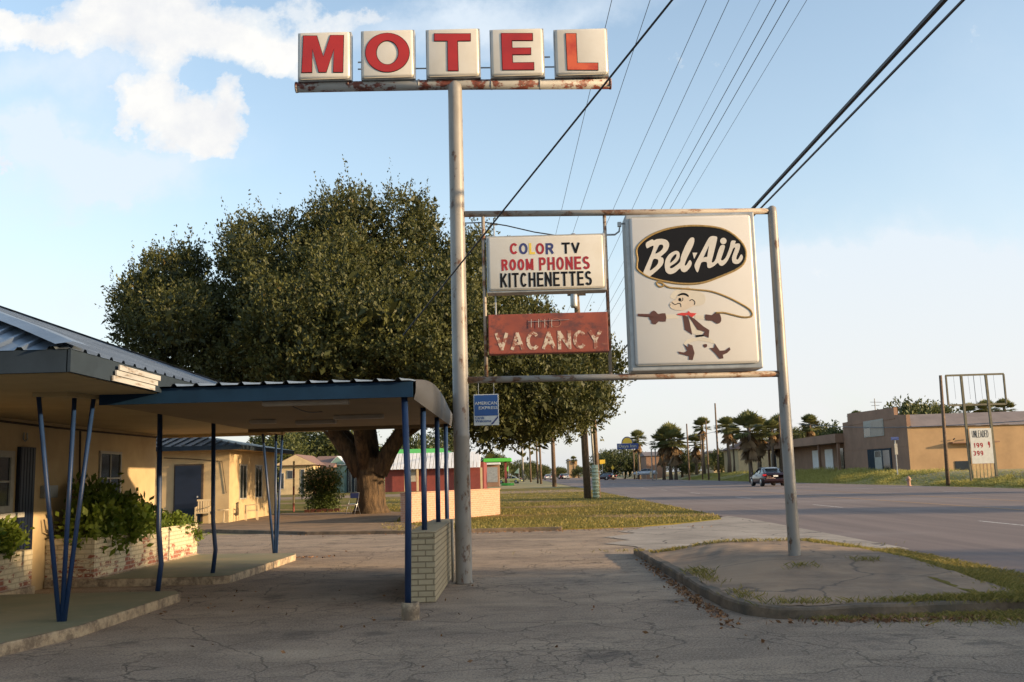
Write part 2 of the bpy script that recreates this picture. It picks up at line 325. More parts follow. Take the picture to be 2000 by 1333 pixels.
M['olive_steel'] = plain('weathered_steel_post', (.13, .12, .08), .7, .4, 4)
M['barn_red'] = plain('barn_red_siding', (.22, .045, .035), .7, .25, 2)
M['white_roof'] = plain('white_metal_roof', (.66, .66, .66), .5, .15, 2)
M['green_trim'] = plain('bright_green_trim', (.10, .48, .06), .5, .1, 2)
M['teal'] = plain('teal_siding', (.16, .27, .24), .7, .2, 2)
M['house_cream'] = plain('cream_siding', (.55, .42, .24), .8, .2, 2)
M['brown_shingle'] = plain('brown_shingles', (.22, .13, .10), .85, .3, 6)
M['guard_green'] = plain('pale_green_guard', (.40, .46, .33), .6, .2, 5)
M['sign_blue'] = plain('sign_blue', (.03, .06, .22), .5, .1, 3)
M['sign_yellow'] = plain('sign_yellow', (.75, .48, .04), .5, .1, 3)
M['plastic_chair'] = plain('cream_chair_plastic', (.46, .36, .22), .5, .15, 5)
M['wood_board'] = plain('raw_board', (.50, .36, .18), .8, .35, 5)
M['white_board'] = worn('peeling_white_board', (.38, .38, .37), (.30, .26, .22), .56, 7, .7, 0, (1, .3, 3))

# ------------------------------------------------------------------ mesh helpers
class MB:
    def __init__(s): s.v = []; s.f = []
    def add(s, vs, fs):
        b = len(s.v); s.v += [tuple(v) for v in vs]; s.f += [tuple(i+b for i in f) for f in fs]; return s
    def box(s, x0, x1, y0, y1, z0, z1):
        vs = [(x0, y0, z0), (x1, y0, z0), (x1, y1, z0), (x0, y1, z0), (x0, y0, z1), (x1, y0, z1), (x1, y1, z1), (x0, y1, z1)]
        return s.add(vs, [(0, 3, 2, 1), (4, 5, 6, 7), (0, 1, 5, 4), (1, 2, 6, 5), (2, 3, 7, 6), (3, 0, 4, 7)])
    def beam(s, a, b, w, h):
        a, b = Vector(a), Vector(b); d = (b-a).normalized(); up = Vector((0, 0, 1)) if abs(d.z) < .95 else Vector((0, 1, 0))
        x = d.cross(up).normalized(); y = x.cross(d)
        vs = [p+x*(sx*w/2)+y*(sy*h/2) for p in (a, b) for sx, sy in ((-1, -1), (1, -1), (1, 1), (-1, 1))]
        return s.add(vs, [(0, 3, 2, 1), (4, 5, 6, 7), (0, 1, 5, 4), (1, 2, 6, 5), (2, 3, 7, 6), (3, 0, 4, 7)])
    def tube(s, pts, rad, n=10, sy=1.0, cap=True, flat=None):
        pts = [Vector(p) for p in pts]; rads = rad if isinstance(rad, (list, tuple)) else [rad]*len(pts)
        vs = []; prev = None
        for i, p in enumerate(pts):
            d = (pts[min(i+1, len(pts)-1)]-pts[max(i-1, 0)]).normalized()
            if flat is not None:
                y = Vector(flat); x = d.cross(y).normalized()
            else:
                if prev is None: up = Vector((0, 0, 1)) if abs(d.z) < .9 else Vector((0, 1, 0)); x = d.cross(up).normalized()
                else: x = (prev - d*prev.dot(d)).normalized()
                prev = x; y = d.cross(x)
            for k in range(n):
                a = 2*math.pi*k/n; vs.append(p + x*(math.cos(a)*rads[i]) + y*(math.sin(a)*rads[i]*sy))
        fs = [(i*n+k, i*n+(k+1) % n, (i+1)*n+(k+1) % n, (i+1)*n+k) for i in range(len(pts)-1) for k in range(n)]
        if cap: fs += [tuple(range(n))[::-1], tuple(range((len(pts)-1)*n, len(pts)*n))]
        return s.add(vs, fs)
    def prism(s, poly, y0, y1):                    # poly of (x, z), extruded along y
        n = len(poly); vs = [(x, y0, z) for x, z in poly]+[(x, y1, z) for x, z in poly]
        return s.add(vs, [tuple(range(n)), tuple(range(2*n-1, n-1, -1))]+[(i, i+n, (i+1) % n+n, (i+1) % n) for i in range(n)])
    def slab(s, poly, z0, z1):                     # poly of (x, y), extruded along z
        n = len(poly); vs = [(x, y, z0) for x, y in poly]+[(x, y, z1) for x, y in poly]
        return s.add(vs, [tuple(range(n))[::-1], tuple(range(n, 2*n))]+[(i, (i+1) % n, (i+1) % n+n, i+n) for i in range(n)])
    def sheet(s, poly, z): return s.add([(x, y, z) for x, y in poly], [tuple(range(len(poly)))])
    def lathe(s, prof, c=(0, 0), n=16, cap=True):
        vs = [(c[0]+r*math.cos(2*math.pi*k/n), c[1]+r*math.sin(2*math.pi*k/n), z) for r, z in prof for k in range(n)]
        m = len(prof); fs = [(i*n+k, i*n+(k+1) % n, (i+1)*n+(k+1) % n, (i+1)*n+k) for i in range(m-1) for k in range(n)]
        if cap: fs += [tuple(range(n))[::-1], tuple(range((m-1)*n, m*n))]
        return s.add(vs, fs)
    def build(s, name, mat, parent=None, smooth=False, bevel=0, rel=True):
        me = bpy.data.meshes.new(name); me.from_pydata(s.v, [], s.f); me.update()
        if bevel:
            bm = bmesh.new(); bm.from_mesh(me); bmesh.ops.remove_doubles(bm, verts=bm.verts, dist=1e-5)
            bmesh.ops.bevel(bm, geom=[e for e in bm.edges if len(e.link_faces) == 2 and e.calc_face_angle(0) > .5], offset=bevel, segments=2, affect='EDGES', profile=.6)
            bm.to_mesh(me); bm.free()
        return link(name, me, mat, parent, smooth, rel)
def world_off(p):
    v = Vector((0, 0, 0))
    while p is not None: v += p.location; p = p.parent
    return v
def link(name, me, mat, parent=None, smooth=False, rel=True):
    if isinstance(mat, str): mat = M[mat]
    if not len(me.materials): me.materials.append(mat)
    if smooth: me.polygons.foreach_set('use_smooth', [True]*len(me.polygons))
    o = bpy.data.objects.new(name, me); COL.objects.link(o)
    if parent is not None:
        o.parent = parent
        if rel: o.location = -world_off(parent)     # mesh was written in world coordinates
    return o
def tag(o, label=None, cat=None, group=None, kind=None):
    if label: o['label'] = label
    if cat: o['category'] = cat
    if group: o['group'] = group
    if kind: o['kind'] = kind
    return o
def thing(name, label, cat, loc=(0, 0, 0), rz=0, group=None):
    o = bpy.data.objects.new(name, None); COL.objects.link(o); o.location = loc; o.rotation_euler = (0, 0, rz); o.empty_display_size = .2
    return tag(o, label, cat, group)
def copy_tree(o, parent=None):
    c = o.copy(); COL.objects.link(c)
    if parent is not None: c.parent = parent
    for ch in [k for k in KIDS.get(o.name, [])]:
        d = copy_tree(ch, c); KIDS.setdefault(c.name, []).append(d)
    return c
KIDS = {}
def proto_done(root):
    def rec(o):
        ks = [x for x in COL.objects if x.parent == o]
        KIDS[o.name] = ks
        for k in ks: rec(k)
    rec(root)
def struct(o): o['kind'] = 'structure'; return o
def np_mesh(name, V_, F_, rnd=None):
    V_ = np.asarray(V_, dtype=np.float32); F_ = np.asarray(F_, dtype=np.int32); k = F_.shape[1]
    me = bpy.data.meshes.new(name); me.vertices.add(len(V_)); me.vertices.foreach_set('co', V_.ravel())
    me.loops.add(F_.size); me.loops.foreach_set('vertex_index', F_.ravel())
    me.polygons.add(len(F_)); me.polygons.foreach_set('loop_start', np.arange(0, F_.size, k, dtype=np.int32))
    me.update(calc_edges=True)
    if rnd is not None:
        a = me.attributes.new('rnd', 'FLOAT', 'FACE'); a.data.foreach_set('value', np.asarray(rnd, dtype=np.float32))
    return me
def unit(v): return v/np.maximum(np.linalg.norm(v, axis=1, keepdims=True), 1e-6)
def leaves_at(P, size, aspect=.55, dirs=None, seed=0):
    g = np.random.default_rng(seed); n = len(P)
    a = unit(g.normal(size=(n, 3)) if dirs is None else dirs+g.normal(size=(n, 3))*.6); b = unit(np.cross(a, g.normal(size=(n, 3))))
    s = (size*g.uniform(.6, 1.35, n))[:, None]
    V_ = np.stack([P-a*s*.5, P+b*s*aspect*.5, P+a*s*.5, P-b*s*aspect*.5], 1).reshape(-1, 3)
    return V_, np.arange(n*4).reshape(n, 4), g.uniform(0, 1, n)
def sprays(lobes, n_sprays, per, L, size, up=.6, seed=0, flat=1.0, shell=.55):
    g = np.random.default_rng(seed); C = np.array([l[:3] for l in lobes]); Rr = np.array([l[3] for l in lobes])
    w = Rr**2; idx = g.choice(len(lobes), n_sprays, p=w/w.sum())
    d = unit(g.normal(size=(n_sprays, 3))); rad = Rr[idx]*(shell+(1-shell)*g.uniform(0, 1, n_sprays)**.6)
    P0 = C[idx]+d*rad[:, None]*np.array([1, 1, flat])
    dr = unit(d*.7+np.array([0, 0, up])+g.normal(size=(n_sprays, 3))*.35)
    tt = g.uniform(0, 1, (n_sprays, per)); ln = (L*g.uniform(.5, 1.3, n_sprays))[:, None, None]
    P = P0[:, None, :]+dr[:, None, :]*tt[:, :, None]*ln + g.normal(size=(n_sprays, per, 3))*(size*.75)*(1.25-tt[:, :, None])
    V_, F_, r_ = leaves_at(P.reshape(-1, 3), size, .5, np.repeat(dr, per, 0), seed+1)
    tone = np.repeat(.45*g.uniform(0, 1, n_sprays)+.55*g.uniform(0, 1, len(lobes))[idx], per)
    return V_, F_, .45*r_+.55*tone
def blades(P, h, w, seed=0, lean=.45):
    g = np.random.default_rng(seed); n = len(P); hh = h*g.uniform(.4, 1.25, n); a = g.uniform(0, 6.283, n)
    dx = np.stack([np.cos(a), np.sin(a), 0*a], 1); le = g.normal(size=(n, 3))*np.array([lean, lean, 0])*hh[:, None]
    V_ = np.stack([P-dx*w/2, P+dx*w/2, P+le*.4+np.array([0, 0, 1.])*(hh*.6)[:, None]+dx*w*.25, P+le+np.array([0, 0, 1.])*hh[:, None]], 1).reshape(-1, 3)
    F_ = np.arange(n*4).reshape(n, 4); return V_, F_, g.uniform(0, 1, n)
def inpoly(x, y, poly):
    ins = np.zeros(len(x), bool); j = len(poly)-1
    for i in range(len(poly)):
        xi, yi = poly[i]; xj, yj = poly[j]
        c = ((yi > y) != (yj > y)) & (x < (xj-xi)*(y-yi)/((yj-yi) if yj != yi else 1e-9)+xi); ins ^= c; j = i
    return ins
def fractal(x, y, s=1.0, seed=0):
    g = np.random.default_rng(seed); z = 0*x
    for k in range(7):
        a, p = g.uniform(0, 6.28, 2); f = s*(1.7**k)*g.uniform(.7, 1.3); z = z+np.sin((x*math.cos(a)+y*math.sin(a))*f+p)/(1.35**k)
    return z
def text(name, body, x0, x1, z0, z1, y, mat, parent, bold=.02, ext=.004, shear=0):
    c = bpy.data.curves.new('tmp', 'FONT'); c.body = body; c.offset = bold; c.extrude = .01; c.shear = shear; c.resolution_u = 3
    o = bpy.data.objects.new('tmp', c); COL.objects.link(o); dg = bpy.context.evaluated_depsgraph_get()
    me = bpy.data.meshes.new_from_object(o.evaluated_get(dg)); bpy.data.objects.remove(o); bpy.data.curves.remove(c)
    co = np.zeros(len(me.vertices)*3, np.float32); me.vertices.foreach_get('co', co); co = co.reshape(-1, 3)
    mn, mx = co.min(0), co.max(0); q = np.empty_like(co)
    q[:, 0] = x0+(co[:, 0]-mn[0])/(mx[0]-mn[0])*(x1-x0); q[:, 2] = z0+(co[:, 1]-mn[1])/(mx[1]-mn[1])*(z1-z0)
    q[:, 1] = y-ext*(co[:, 2]-mn[2])/max(mx[2]-mn[2], 1e-6)
    me.vertices.foreach_set('co', q.ravel()); me.name = name; me.update()
    return link(name, me, mat, parent)

def arc(cx, cy, rx, ry, a0, a1, n=14): return [(cx+rx*math.cos(R(a0+(a1-a0)*i/n)), cy+ry*math.sin(R(a0+(a1-a0)*i/n))) for i in range(n+1)]
GLY = {'C': (1, [arc(.5, .5, .5, .5, 40, 320, 20)]), 'O': (1.05, [arc(.5, .5, .5, .5, 0, 360, 24)]), 'L': (.85, [[(0, 1), (0, 0)], [(0, 0), (1, 0)]]),
 'R': (.98, [[(0, 0), (0, 1)], [(0, 1), (.6, 1)]+arc(.62, .76, .34, .24, 90, -90, 8)+[(0, .52)], [(.55, .50), (1, 0)]]), 'T': (.95, [[(0, 1), (1, 1)], [(.5, 1), (.5, 0)]]),
 'V': (1, [[(0, 1), (.5, 0)], [(.5, 0), (1, 1)]]), 'M': (1.25, [[(0, 0), (0, 1)], [(0, 1), (.5, .08)], [(.5, .08), (1, 1)], [(1, 1), (1, 0)]]), 'P': (.92, [[(0, 0), (0, 1)], [(0, 1), (.6, 1)]+arc(.64, .74, .36, .26, 90, -90, 8)+[(0, .48)]]),
 'H': (1, [[(0, 0), (0, 1)], [(1, 0), (1, 1)], [(0, .52), (1, .52)]]), 'N': (1, [[(0, 0), (0, 1)], [(0, 1), (1, 0)], [(1, 0), (1, 1)]]), 'E': (.88, [[(0, 0), (0, 1)], [(0, 1), (1, 1)], [(0, .52), (.9, .52)], [(0, 0), (1, 0)]]),
 'S': (.95, [arc(.5, .76, .46, .24, 25, 250, 10)+arc(.5, .25, .5, .25, 80, -155, 12)]), 'K': (1, [[(0, 0), (0, 1)], [(.95, 1), (0, .38)], [(.32, .60), (1, 0)]]), 'I': (.0, [[(.5, 0), (.5, 1)]]),
 'A': (1.05, [[(0, 0), (.5, 1)], [(.5, 1), (1, 0)], [(.2, .33), (.8, .33)]]), 'Y': (1, [[(0, 1), (.5, .45)], [(1, 1), (.5, .45)], [(.5, .45), (.5, 0)]]), 'U': (1, [[(0, 1), (0, .35)]+arc(.5, .33, .5, .33, 180, 360, 10)+[(1, .35), (1, 1)]]),
 'D': (1, [[(0, 0), (0, 1)], [(0, 1), (.5, 1)]+arc(.5, .5, .5, .5, 90, -90, 12)+[(0, 0)]]), '1': (.35, [[(.5, 0), (.5, 1)], [(.5, 1), (0, .8)]]), '9': (.9, [arc(.5, .7, .46, .30, 0, 360, 14), [(.96, .7), (.96, .3)]+arc(.5, .28, .46, .28, 0, -120, 8)]),
 '3': (.9, [arc(.45, .77, .45, .23, 150, -80, 10), arc(.45, .27, .5, .27, 85, -155, 12)])}
def block_text(body, x0, x1, z0, z1, y, sw, mat, parent, name='lettering', shrinkI=True):
    gap = sw*.62; Hh = z1-z0
    tot = sum(GLY[c][0] for c in body); unit_w = ((x1-x0)-gap*(len(body)-1)-sum(sw*1.0 for c in body))/max(tot, .01)
    m_ = MB(); x = x0; lay = 0
    for c in body:
        wf, st_ = GLY[c]; Wd = wf*unit_w
        for pl in st_:
            P_ = [(x+sw/2+u*Wd, z0+sw/2+v*(Hh-sw)) for u, v in pl]; closed = len(P_) > 4 and math.dist(P_[0], P_[-1]) < 1e-6
            P_ = [p for i, p in enumerate(P_) if i == 0 or math.dist(p, P_[i-1]) > 1e-5]
            if closed: P_ = P_[:-1]
            elif len(P_) == 2:
                a, b = Vector(P_[0]), Vector(P_[1]); d = (b-a).normalized(); e = sw/2*(1 if min(abs(d.x), abs(d.y)) < .05 else .55); P_ = [tuple(a-d*e), tuple(b+d*e)]
            n = len(P_); vs = []; yy = y-.003-.0004*lay; lay = (lay+1) % 5
            for i in range(n):
                a = Vector(P_[(i-1) % n] if (closed or i) else P_[0]); b = Vector(P_[(i+1) % n] if (closed or i < n-1) else P_[-1]); d = (b-a).normalized(); nn_ = Vector((-d.y, d.x))*sw/2; p = Vector(P_[i])
                vs += [(p.x+nn_.x, yy, p.y+nn_.y), (p.x-nn_.x, yy, p.y-nn_.y), (p.x+nn_.x, y+.004, p.y+nn_.y), (p.x-nn_.x, y+.004, p.y-nn_.y)]
            fs = []
            for i in range(n if closed else n-1):
                j = (i+1) % n; fs += [(4*i, 4*i+1, 4*j+1, 4*j), (4*i, 4*j, 4*j+2, 4*i+2), (4*i+1, 4*i+3, 4*j+3, 4*j+1)]
            if not closed: fs += [(0, 2, 3, 1), (4*n-4, 4*n-3, 4*n-1, 4*n-2)]
            m_.add(vs, fs)
        x += Wd+sw+gap
    return m_.build(name, mat, parent)

# ------------------------------------------------------------------ setting: ground, road, lawn, slabs
def ss(t): t = np.clip(t, 0, 1); return t*t*(3-2*t)
def terrain_z(x, y):                              # land beyond the road lies about a metre higher
    return -.02 + 1.0*ss((x-31.5)/7)*ss((y-20)/40)
xs = np.unique(np.concatenate([np.linspace(-1500, -60, 8), np.linspace(-60, 31, 8), np.linspace(31, 40, 14), np.linspace(40, 120, 5), np.linspace(120, 2000, 8)]))
ys = np.unique(np.concatenate([np.linspace(-400, 20, 4), np.linspace(20, 60, 12), np.linspace(60, 300, 8), np.linspace(300, 3500, 6)]))
X, Y = np.meshgrid(xs, ys); Z = terrain_z(X, Y); nx, ny = len(xs), len(ys)
ii = np.arange(nx*ny).reshape(ny, nx)
F_ = np.stack([ii[:-1, :-1], ii[:-1, 1:], ii[1:, 1:], ii[1:, :-1]], -1).reshape(-1, 4)
struct(link('ground', np_mesh('ground', np.stack([X, Y, Z], -1).reshape(-1, 3), F_), 'verge', smooth=True))
m = MB(); m.sheet([(-60, -40), (7.4, -40), (7.4, 29.5), (-60, 34)], 0.0); struct(m.build('parking_lot', 'asphalt'))
m = MB(); m.sheet([(7.0, -60), (31, -60), (31, 900), (7.0, 900)], .006); struct(m.build('road', 'road'))
m = MB()
for k in range(-2, 40):
    for lx in (12.85, 25.2): m.sheet([(lx-.06, 23.6+15.2*k), (lx+.06, 23.6+15.2*k), (lx+.06, 27.4+15.2*k), (lx-.06, 27.4+15.2*k)], .010)
struct(m.build('lane_dashes', 'white_line'))
m = MB()
for lx in (17.0, 20.9): m.sheet([(lx-.07, -50), (lx+.07, -50), (lx+.07, 700), (lx-.07, 700)], .010)
struct(m.build('turn_lane_lines', 'yellow_line'))
m = MB(); m.sheet([(2.6, 19.5), (4.6, 19.0), (7.5, 18.9), (7.5, 31), (7.3, 34.3), (6.2, 31.8), (4.6, 29.4), (3.6, 28.7), (3.3, 27.6), (2.7, 26.9), (3.0, 25.8), (2.1, 24.6), (2.6, 23.3), (1.9, 22.4), (2.5, 21.3)], .010); struct(m.build('driveway_apron', 'concrete'))
lawn_poly = [(-3.6, 28.6), (1.2, 28.4), (3.6, 28.8), (5.3, 30.3), (6.6, 32.0), (7.0, 34.6), (7.0, 118), (-60, 118), (-60, 47), (-12.6, 47.5), (-11.6, 39), (-9.5, 36), (-5, 33)]
m = MB(); m.slab(lawn_poly, -.1, .035); struct(m.build('lawn', 'lawn'))
m = MB(); m.slab([(-24, 33.5), (-10.4, 32.6), (-6.4, 29.5), (-3.3, 28.7), (-2.9, 30.5), (-4.6, 36), (-5.4, 45), (-6.6, 47.5), (-9, 47.8), (-11.8, 48.2), (-11.6, 38), (-24, 40)], -.05, .055); struct(m.build('dirt_yard', 'dirt'))
m = MB()
pk = [Vector((-24, 33.4, .03)), Vector((-10.45, 32.5, .03)), Vector((-6.43, 29.35, .03)), Vector((-3.3, 28.5, .03)), Vector((1.2, 28.25, .03))]
for a, b in zip(pk[:-1], pk[1:]): m.beam(a, b, .16, .14)
struct(m.build('yard_kerb', 'kerb', bevel=.02))
m = MB(); m.sheet([(-60, 84), (5.5, 86), (6.8, 92), (5.5, 100), (-60, 97)], .045); struct(m.build('dirt_path', 'dirt'))

# traffic island: kerb round a heaved concrete slab
def isl_z(x, y): return .135 + .17*ss((y-10.8)/4.2)*ss((x-2.3)/1.7) - .06*ss((y-15.5)/3.5)
kp = [(2.23, 19.4), (2.27, 16), (2.31, 12.6), (2.36, 11.5), (2.48, 10.95), (2.75, 10.62), (3.1, 10.55), (4.2, 10.6), (5.6, 10.72), (7.0, 10.85)]
kpd = []
for a, b in zip(kp[:-1], kp[1:]):
    n = max(1, int(math.dist(a, b)/.25))
    kpd += [(a[0]+(b[0]-a[0])*i/n, a[1]+(b[1]-a[1])*i/n) for i in range(n)]
kpd.append(kp[-1])
m = MB(); vs = []; nn = len(kpd)
for i, p in enumerate(kpd):
    a = Vector(kpd[max(i-1, 0)]); b = Vector(kpd[min(i+1, nn-1)]); d = (b-a).normalized(); inn = Vector((-d.y, d.x)); P_ = Vector(p)
    j = random.uniform(-.012, .012); q = [(P_, 0-.03), (P_, .105+j), (P_+inn*.02, .13+j), (P_+inn*.14, .135+j), (P_+inn*.15, .02)]
    vs += [(v.x, v.y, z) for v, z in q]
fs = [(i*5+k, (i+1)*5+k, (i+1)*5+k+1, i*5+k+1) for i in range(nn-1) for k in range(4)]
m.add(vs, fs); m.add([vs[k] for k in range(5)], [(4, 3, 2, 1, 0)]); struct(m.build('kerb', 'kerb'))
gx_ = np.linspace(2.36, 7.1, 120); gy_ = np.linspace(10.60, 19.2, 200); X, Y = np.meshgrid(gx_, gy_)
Xr = 5.35+.3*(18.8-Y)/8                                   # right edge of the slab
isl = [(2.34, 19.2), (2.37, 16), (2.41, 12.6), (2.46, 11.52), (2.58, 11.02), (2.81, 10.72), (3.1, 10.65), (5.75, 10.82), (5.35, 18.9)]
ii = np.arange(X.size).reshape(X.shape); F_ = np.stack([ii[:-1, :-1], ii[:-1, 1:], ii[1:, 1:], ii[1:, :-1]], -1).reshape(-1, 4)
cx = X.ravel()[F_].mean(1); cy = Y.ravel()[F_].mean(1); ins = inpoly(cx, cy, isl)
Zi = isl_z(X, Y)-.012+.006*fractal(X, Y, 1.3, 3)
struct(link('island_slab', np_mesh('island_slab', np.stack([X, Y, Zi], -1).reshape(-1, 3), F_[ins]), 'island', smooth=True))
gz = isl_z(X, Y)*(1-ss((X-5.2)/1.7))-.02
struct(link('island_grass_bank', np_mesh('island_grass_bank', np.stack([X, Y, gz], -1).reshape(-1, 3), F_[(cx > 5.2) & (cy > 10.9)]), 'lawn', smooth=True))

# grass, weeds, leaf litter (uncountable)
def grass_obj(name, P, h, w, mat, seed, lean=.45):
    V_, F_, r_ = blades(P, h, w, seed, lean); o = link(name, np_mesh(name, V_, F_, r_), mat); o['kind'] = 'stuff'; return o
g = np.random.default_rng(3)
n = 60000; y = 28.3+ (g.uniform(0, 1, n)**2.0)*70; x = g.uniform(-10, 7.1, n)
k = inpoly(x, y, lawn_poly) & (g.uniform(-.6, 1.6, n) < .75+.5*fractal(x, y, .5, 2)) & ~((x < -4.8) & (y < 47)); x, y = x[k], y[k]
tag(grass_obj('lawn_grass', np.stack([x, y, 0*x+.03], 1), .075, .03, 'grass', 5), 'mown yellow green grass on the lawn right of the big oak', 'grass')
n = 26000; y = g.uniform(9.6, 19.0, n); x = g.uniform(5.3, 7.25, n); edge = 5.45+.3*(18.8-y)/8
k = (x > edge+g.uniform(-.12, .1, n)); x, y = x[k], y[k]; z = isl_z(x, y)*(1-ss((x-5.2)/1.7))-.02
# growth along the kerb, cracks and base
P2 = []
for (cx_, cy_, sx, sy, c) in [(2.56, 14.2, .10, .25, 130), (2.56, 13.4, .06, .3, 70), (3.9, 13.6, .12, .10, 40), (4.9, 14.0, .12, .1, 50), (4.4, 10.80, .5, .05, 350), (5.3, 10.85, .5, .08, 1500),
                              (6.2, 10.9, .6, .15, 1800), (4.5, 10.47, .5, .07, 500), (5.6, 10.35, .7, .22, 2600), (6.6, 10.4, .6, .22, 1800), (3.3, 10.47, .12, .05, 160), (2.75, 18.6, .3, .06, 150), (3.0, 10.9, .2, .1, 120), (2.6, 11.6, .08, .3, 90), (4.1, 18.7, 1.2, .1, 500)]:
    q = np.stack([g.normal(cx_, sx, c), g.normal(cy_, sy, c)], 1); zz = np.where(inpoly(q[:, 0], q[:, 1], isl), isl_z(q[:, 0], q[:, 1]), np.where(q[:, 1] < 10.62, .0, .12)); P2.append(np.column_stack([q, zz-.01]))
P_ = np.concatenate([np.stack([x, y, z], 1)]+P2)
tag(grass_obj('island_grass', np.repeat(P_, 2, 0)+g.normal(0, .03, (len(P_)*2, 3))*np.array([1, 1, 0]), .062, .006, 'grass', 6, .7), 'ragged grass along the right kerb of the traffic island', 'grass')
n = 110000; yy = 38+152*g.uniform(0, 1, n)**1.3; xx = 31.2+np.abs(g.normal(0, 3.2, n))+.2
hh = np.clip(.34+.22*fractal(xx, yy, .12, 4), .10, .75)*ss((xx-31)/2.2)
k = (hh > .18) & (yy > 62) | ((yy > 60) & (g.uniform(0, 1, n) < .3)); xx, yy, hh = xx[k], yy[k], hh[k]
g2 = np.random.default_rng(8); a = g2.uniform(0, 6.28, len(xx)); dx = np.stack([np.cos(a), np.sin(a), 0*a], 1)*.035
P0 = np.stack([xx, yy, terrain_z(xx, yy)], 1); tip = P0+np.stack([g2.normal(0, .2, len(xx)), g2.normal(0, .2, len(xx)), hh*g2.uniform(.5, 1.1, len(xx))], 1)
V_ = np.stack([P0-dx, P0+dx, tip+dx*.2, tip-dx*.2], 1).reshape(-1, 3)
o = link('tall_weeds', np_mesh('tall_weeds', V_, np.arange(len(V_)).reshape(-1, 4), g2.uniform(0, 1, len(xx))), 'weed'); tag(o, 'tall yellow green weeds on the bank across the road', 'weeds', kind='stuff')
L = []
for (cx_, cy_, sx, sy, c) in [(2.17, 12.5, .07, 1.1, 420), (2.2, 15.5, .06, 1.3, 200), (2.28, 11.3, .10, .4, 130), (3.9, 10.36, .5, .10, 420), (4.8, 10.25, .6, .12, 260), (-4.3, 13.5, .3, .8, 25), (-3.5, 29.5, 1.5, .6, 200), (.5, 27.9, 2.2, .25, 260), (-1.5, 13.9, 1.2, 2.5, 25), (-4.5, 20.6, .25, .15, 60), (-2, 10, 2, 1.5, 18)]:
    L.append(np.column_stack([g.normal(cx_, sx, c), g.normal(cy_, sy, c), g.uniform(.006, .03, c)]))
L = np.concatenate(L); L = L[~((L[:, 0] > 2.25) & (L[:, 1] > 10.6) & (L[:, 1] < 19.4))]
V_, F_, r_ = leaves_at(L, .055, .5, np.random.default_rng(4).normal(size=(len(L), 3))*np.array([1, 1, .25]), 9)
tag(link('leaf_litter', np_mesh('leaf_litter', V_, F_, r_), 'litter'), 'dry brown leaves lying against the island kerb', 'leaves', kind='stuff')

# porch slabs
def walk(name, poly, z):
    o = MB(); o.slab(poly, -.05, z); b = o.build(name, 'slab_edge', bevel=.02); struct(b)
    c = [(sum(p[0] for p in poly)/len(poly)), (sum(p[1] for p in poly)/len(poly))]
    q = [(c[0]+(x-c[0])*.985-.0, c[1]+(y-c[1])*.985) for x, y in poly]
    t_ = MB(); t_.sheet(q, z+.004); struct(t_.build('walkway_paint', 'slab'))
walk('walkway', [(-7.69, 8.0), (-5.6, 8.2), (-5.15, 9.2), (-4.98, 9.8), (-4.78, 10.6), (-4.72, 13.55), (-4.85, 13.78), (-7.69, 13.9)], .12)
walk('walkway', [(-7.69, 15.75), (-6.9, 15.72), (-4.95, 15.72), (-4.72, 15.85), (-4.62, 20.0), (-4.7, 20.35), (-7.69, 21.0)], .12)

# ------------------------------------------------------------------ motel sign
SY = 14.91
ms = thing('motel_sign', 'tall two post motel sign with red letter boxes, info panels and big logo box', 'sign', (-.88, SY, 0))
MB().lathe([(.142, 0), (.138, .02), (.126, .06), (.126, 2.2), (.129, 2.21), (.129, 2.26), (.124, 2.27), (.120, 5), (.114, 7.87), (.10, 7.95), (.05, 8.01)], (-.88, SY), 24).build('pole', 'pole_paint', ms, True)
MB().lathe([(.098, .1), (.092, .3), (.086, 2.6), (.084, 2.61), (.078, 4.2), (.072, 5.66), (.066, 5.74), (.03, 5.77)], (4.16, SY), 20).build('post', 'pole_paint', ms, True)
BYY = SY+.14
m = MB(); m.tube([(-3.52, BYY, 8.045), (-1, BYY, 8.02), (1.69, BYY, 7.955)], .086, 14); m.tube([(-3.52, BYY, 8.045), (-3.49, BYY, 8.045)], .092, 14); m.tube([(1.66, BYY, 7.955), (1.69, BYY, 7.955)], .092, 14)
for x_ in (-2.66, -1.5, -.3, .5): m.tube([(x_, BYY, 8.022-(x_+1)*.024), (x_+.03, BYY, 8.021-(x_+1)*.024)], .0905, 14)
m.build('letter_beam', 'beam_rust', ms, True)
MB().tube([(-.76, SY, 5.775), (4.14, SY, 5.685)], .051, 12).build('top_rail', 'frame_rust', ms, True)
MB().tube([(-.76, SY, 3.10), (4.1, SY, 3.07)], .051, 12).build('bottom_rail', 'frame_rust', ms, True)
m = MB(); m.tube([(-2.5, SY+.2, 8.36), (1, SY+.2, 8.30)], .012, 6); m.build('tie_rod', 'box_metal', ms)
for xa_, xb_ in ((-2.50, -2.36), (.55, .70)): MB().beam((xa_, SY+.2, 8.48), (xb_, SY+.2, 8.48), .02, .02).build('bracket', 'box_metal', ms)
def L7(x, y): return A(560+x/3.077, 40+y/3.077, SY-.05)
boxes = [(-3.46, -2.575, 8.075, 8.935), (-2.42, -1.53, 8.07, 8.94), (-1.35, -.455, 8.06, 8.93), (-.295, .60, 8.04, 8.90), (.76, 1.65, 8.025, 8.87)]
def poly7(pts): return [(p.x, p.z) for p in (L7(*q) for q in pts)]
def ell7(cx, cy, rx, ry, n=40): return [(cx+rx*math.cos(2*math.pi*i/n), cy+ry*math.sin(2*math.pi*i/n)) for i in range(n)]
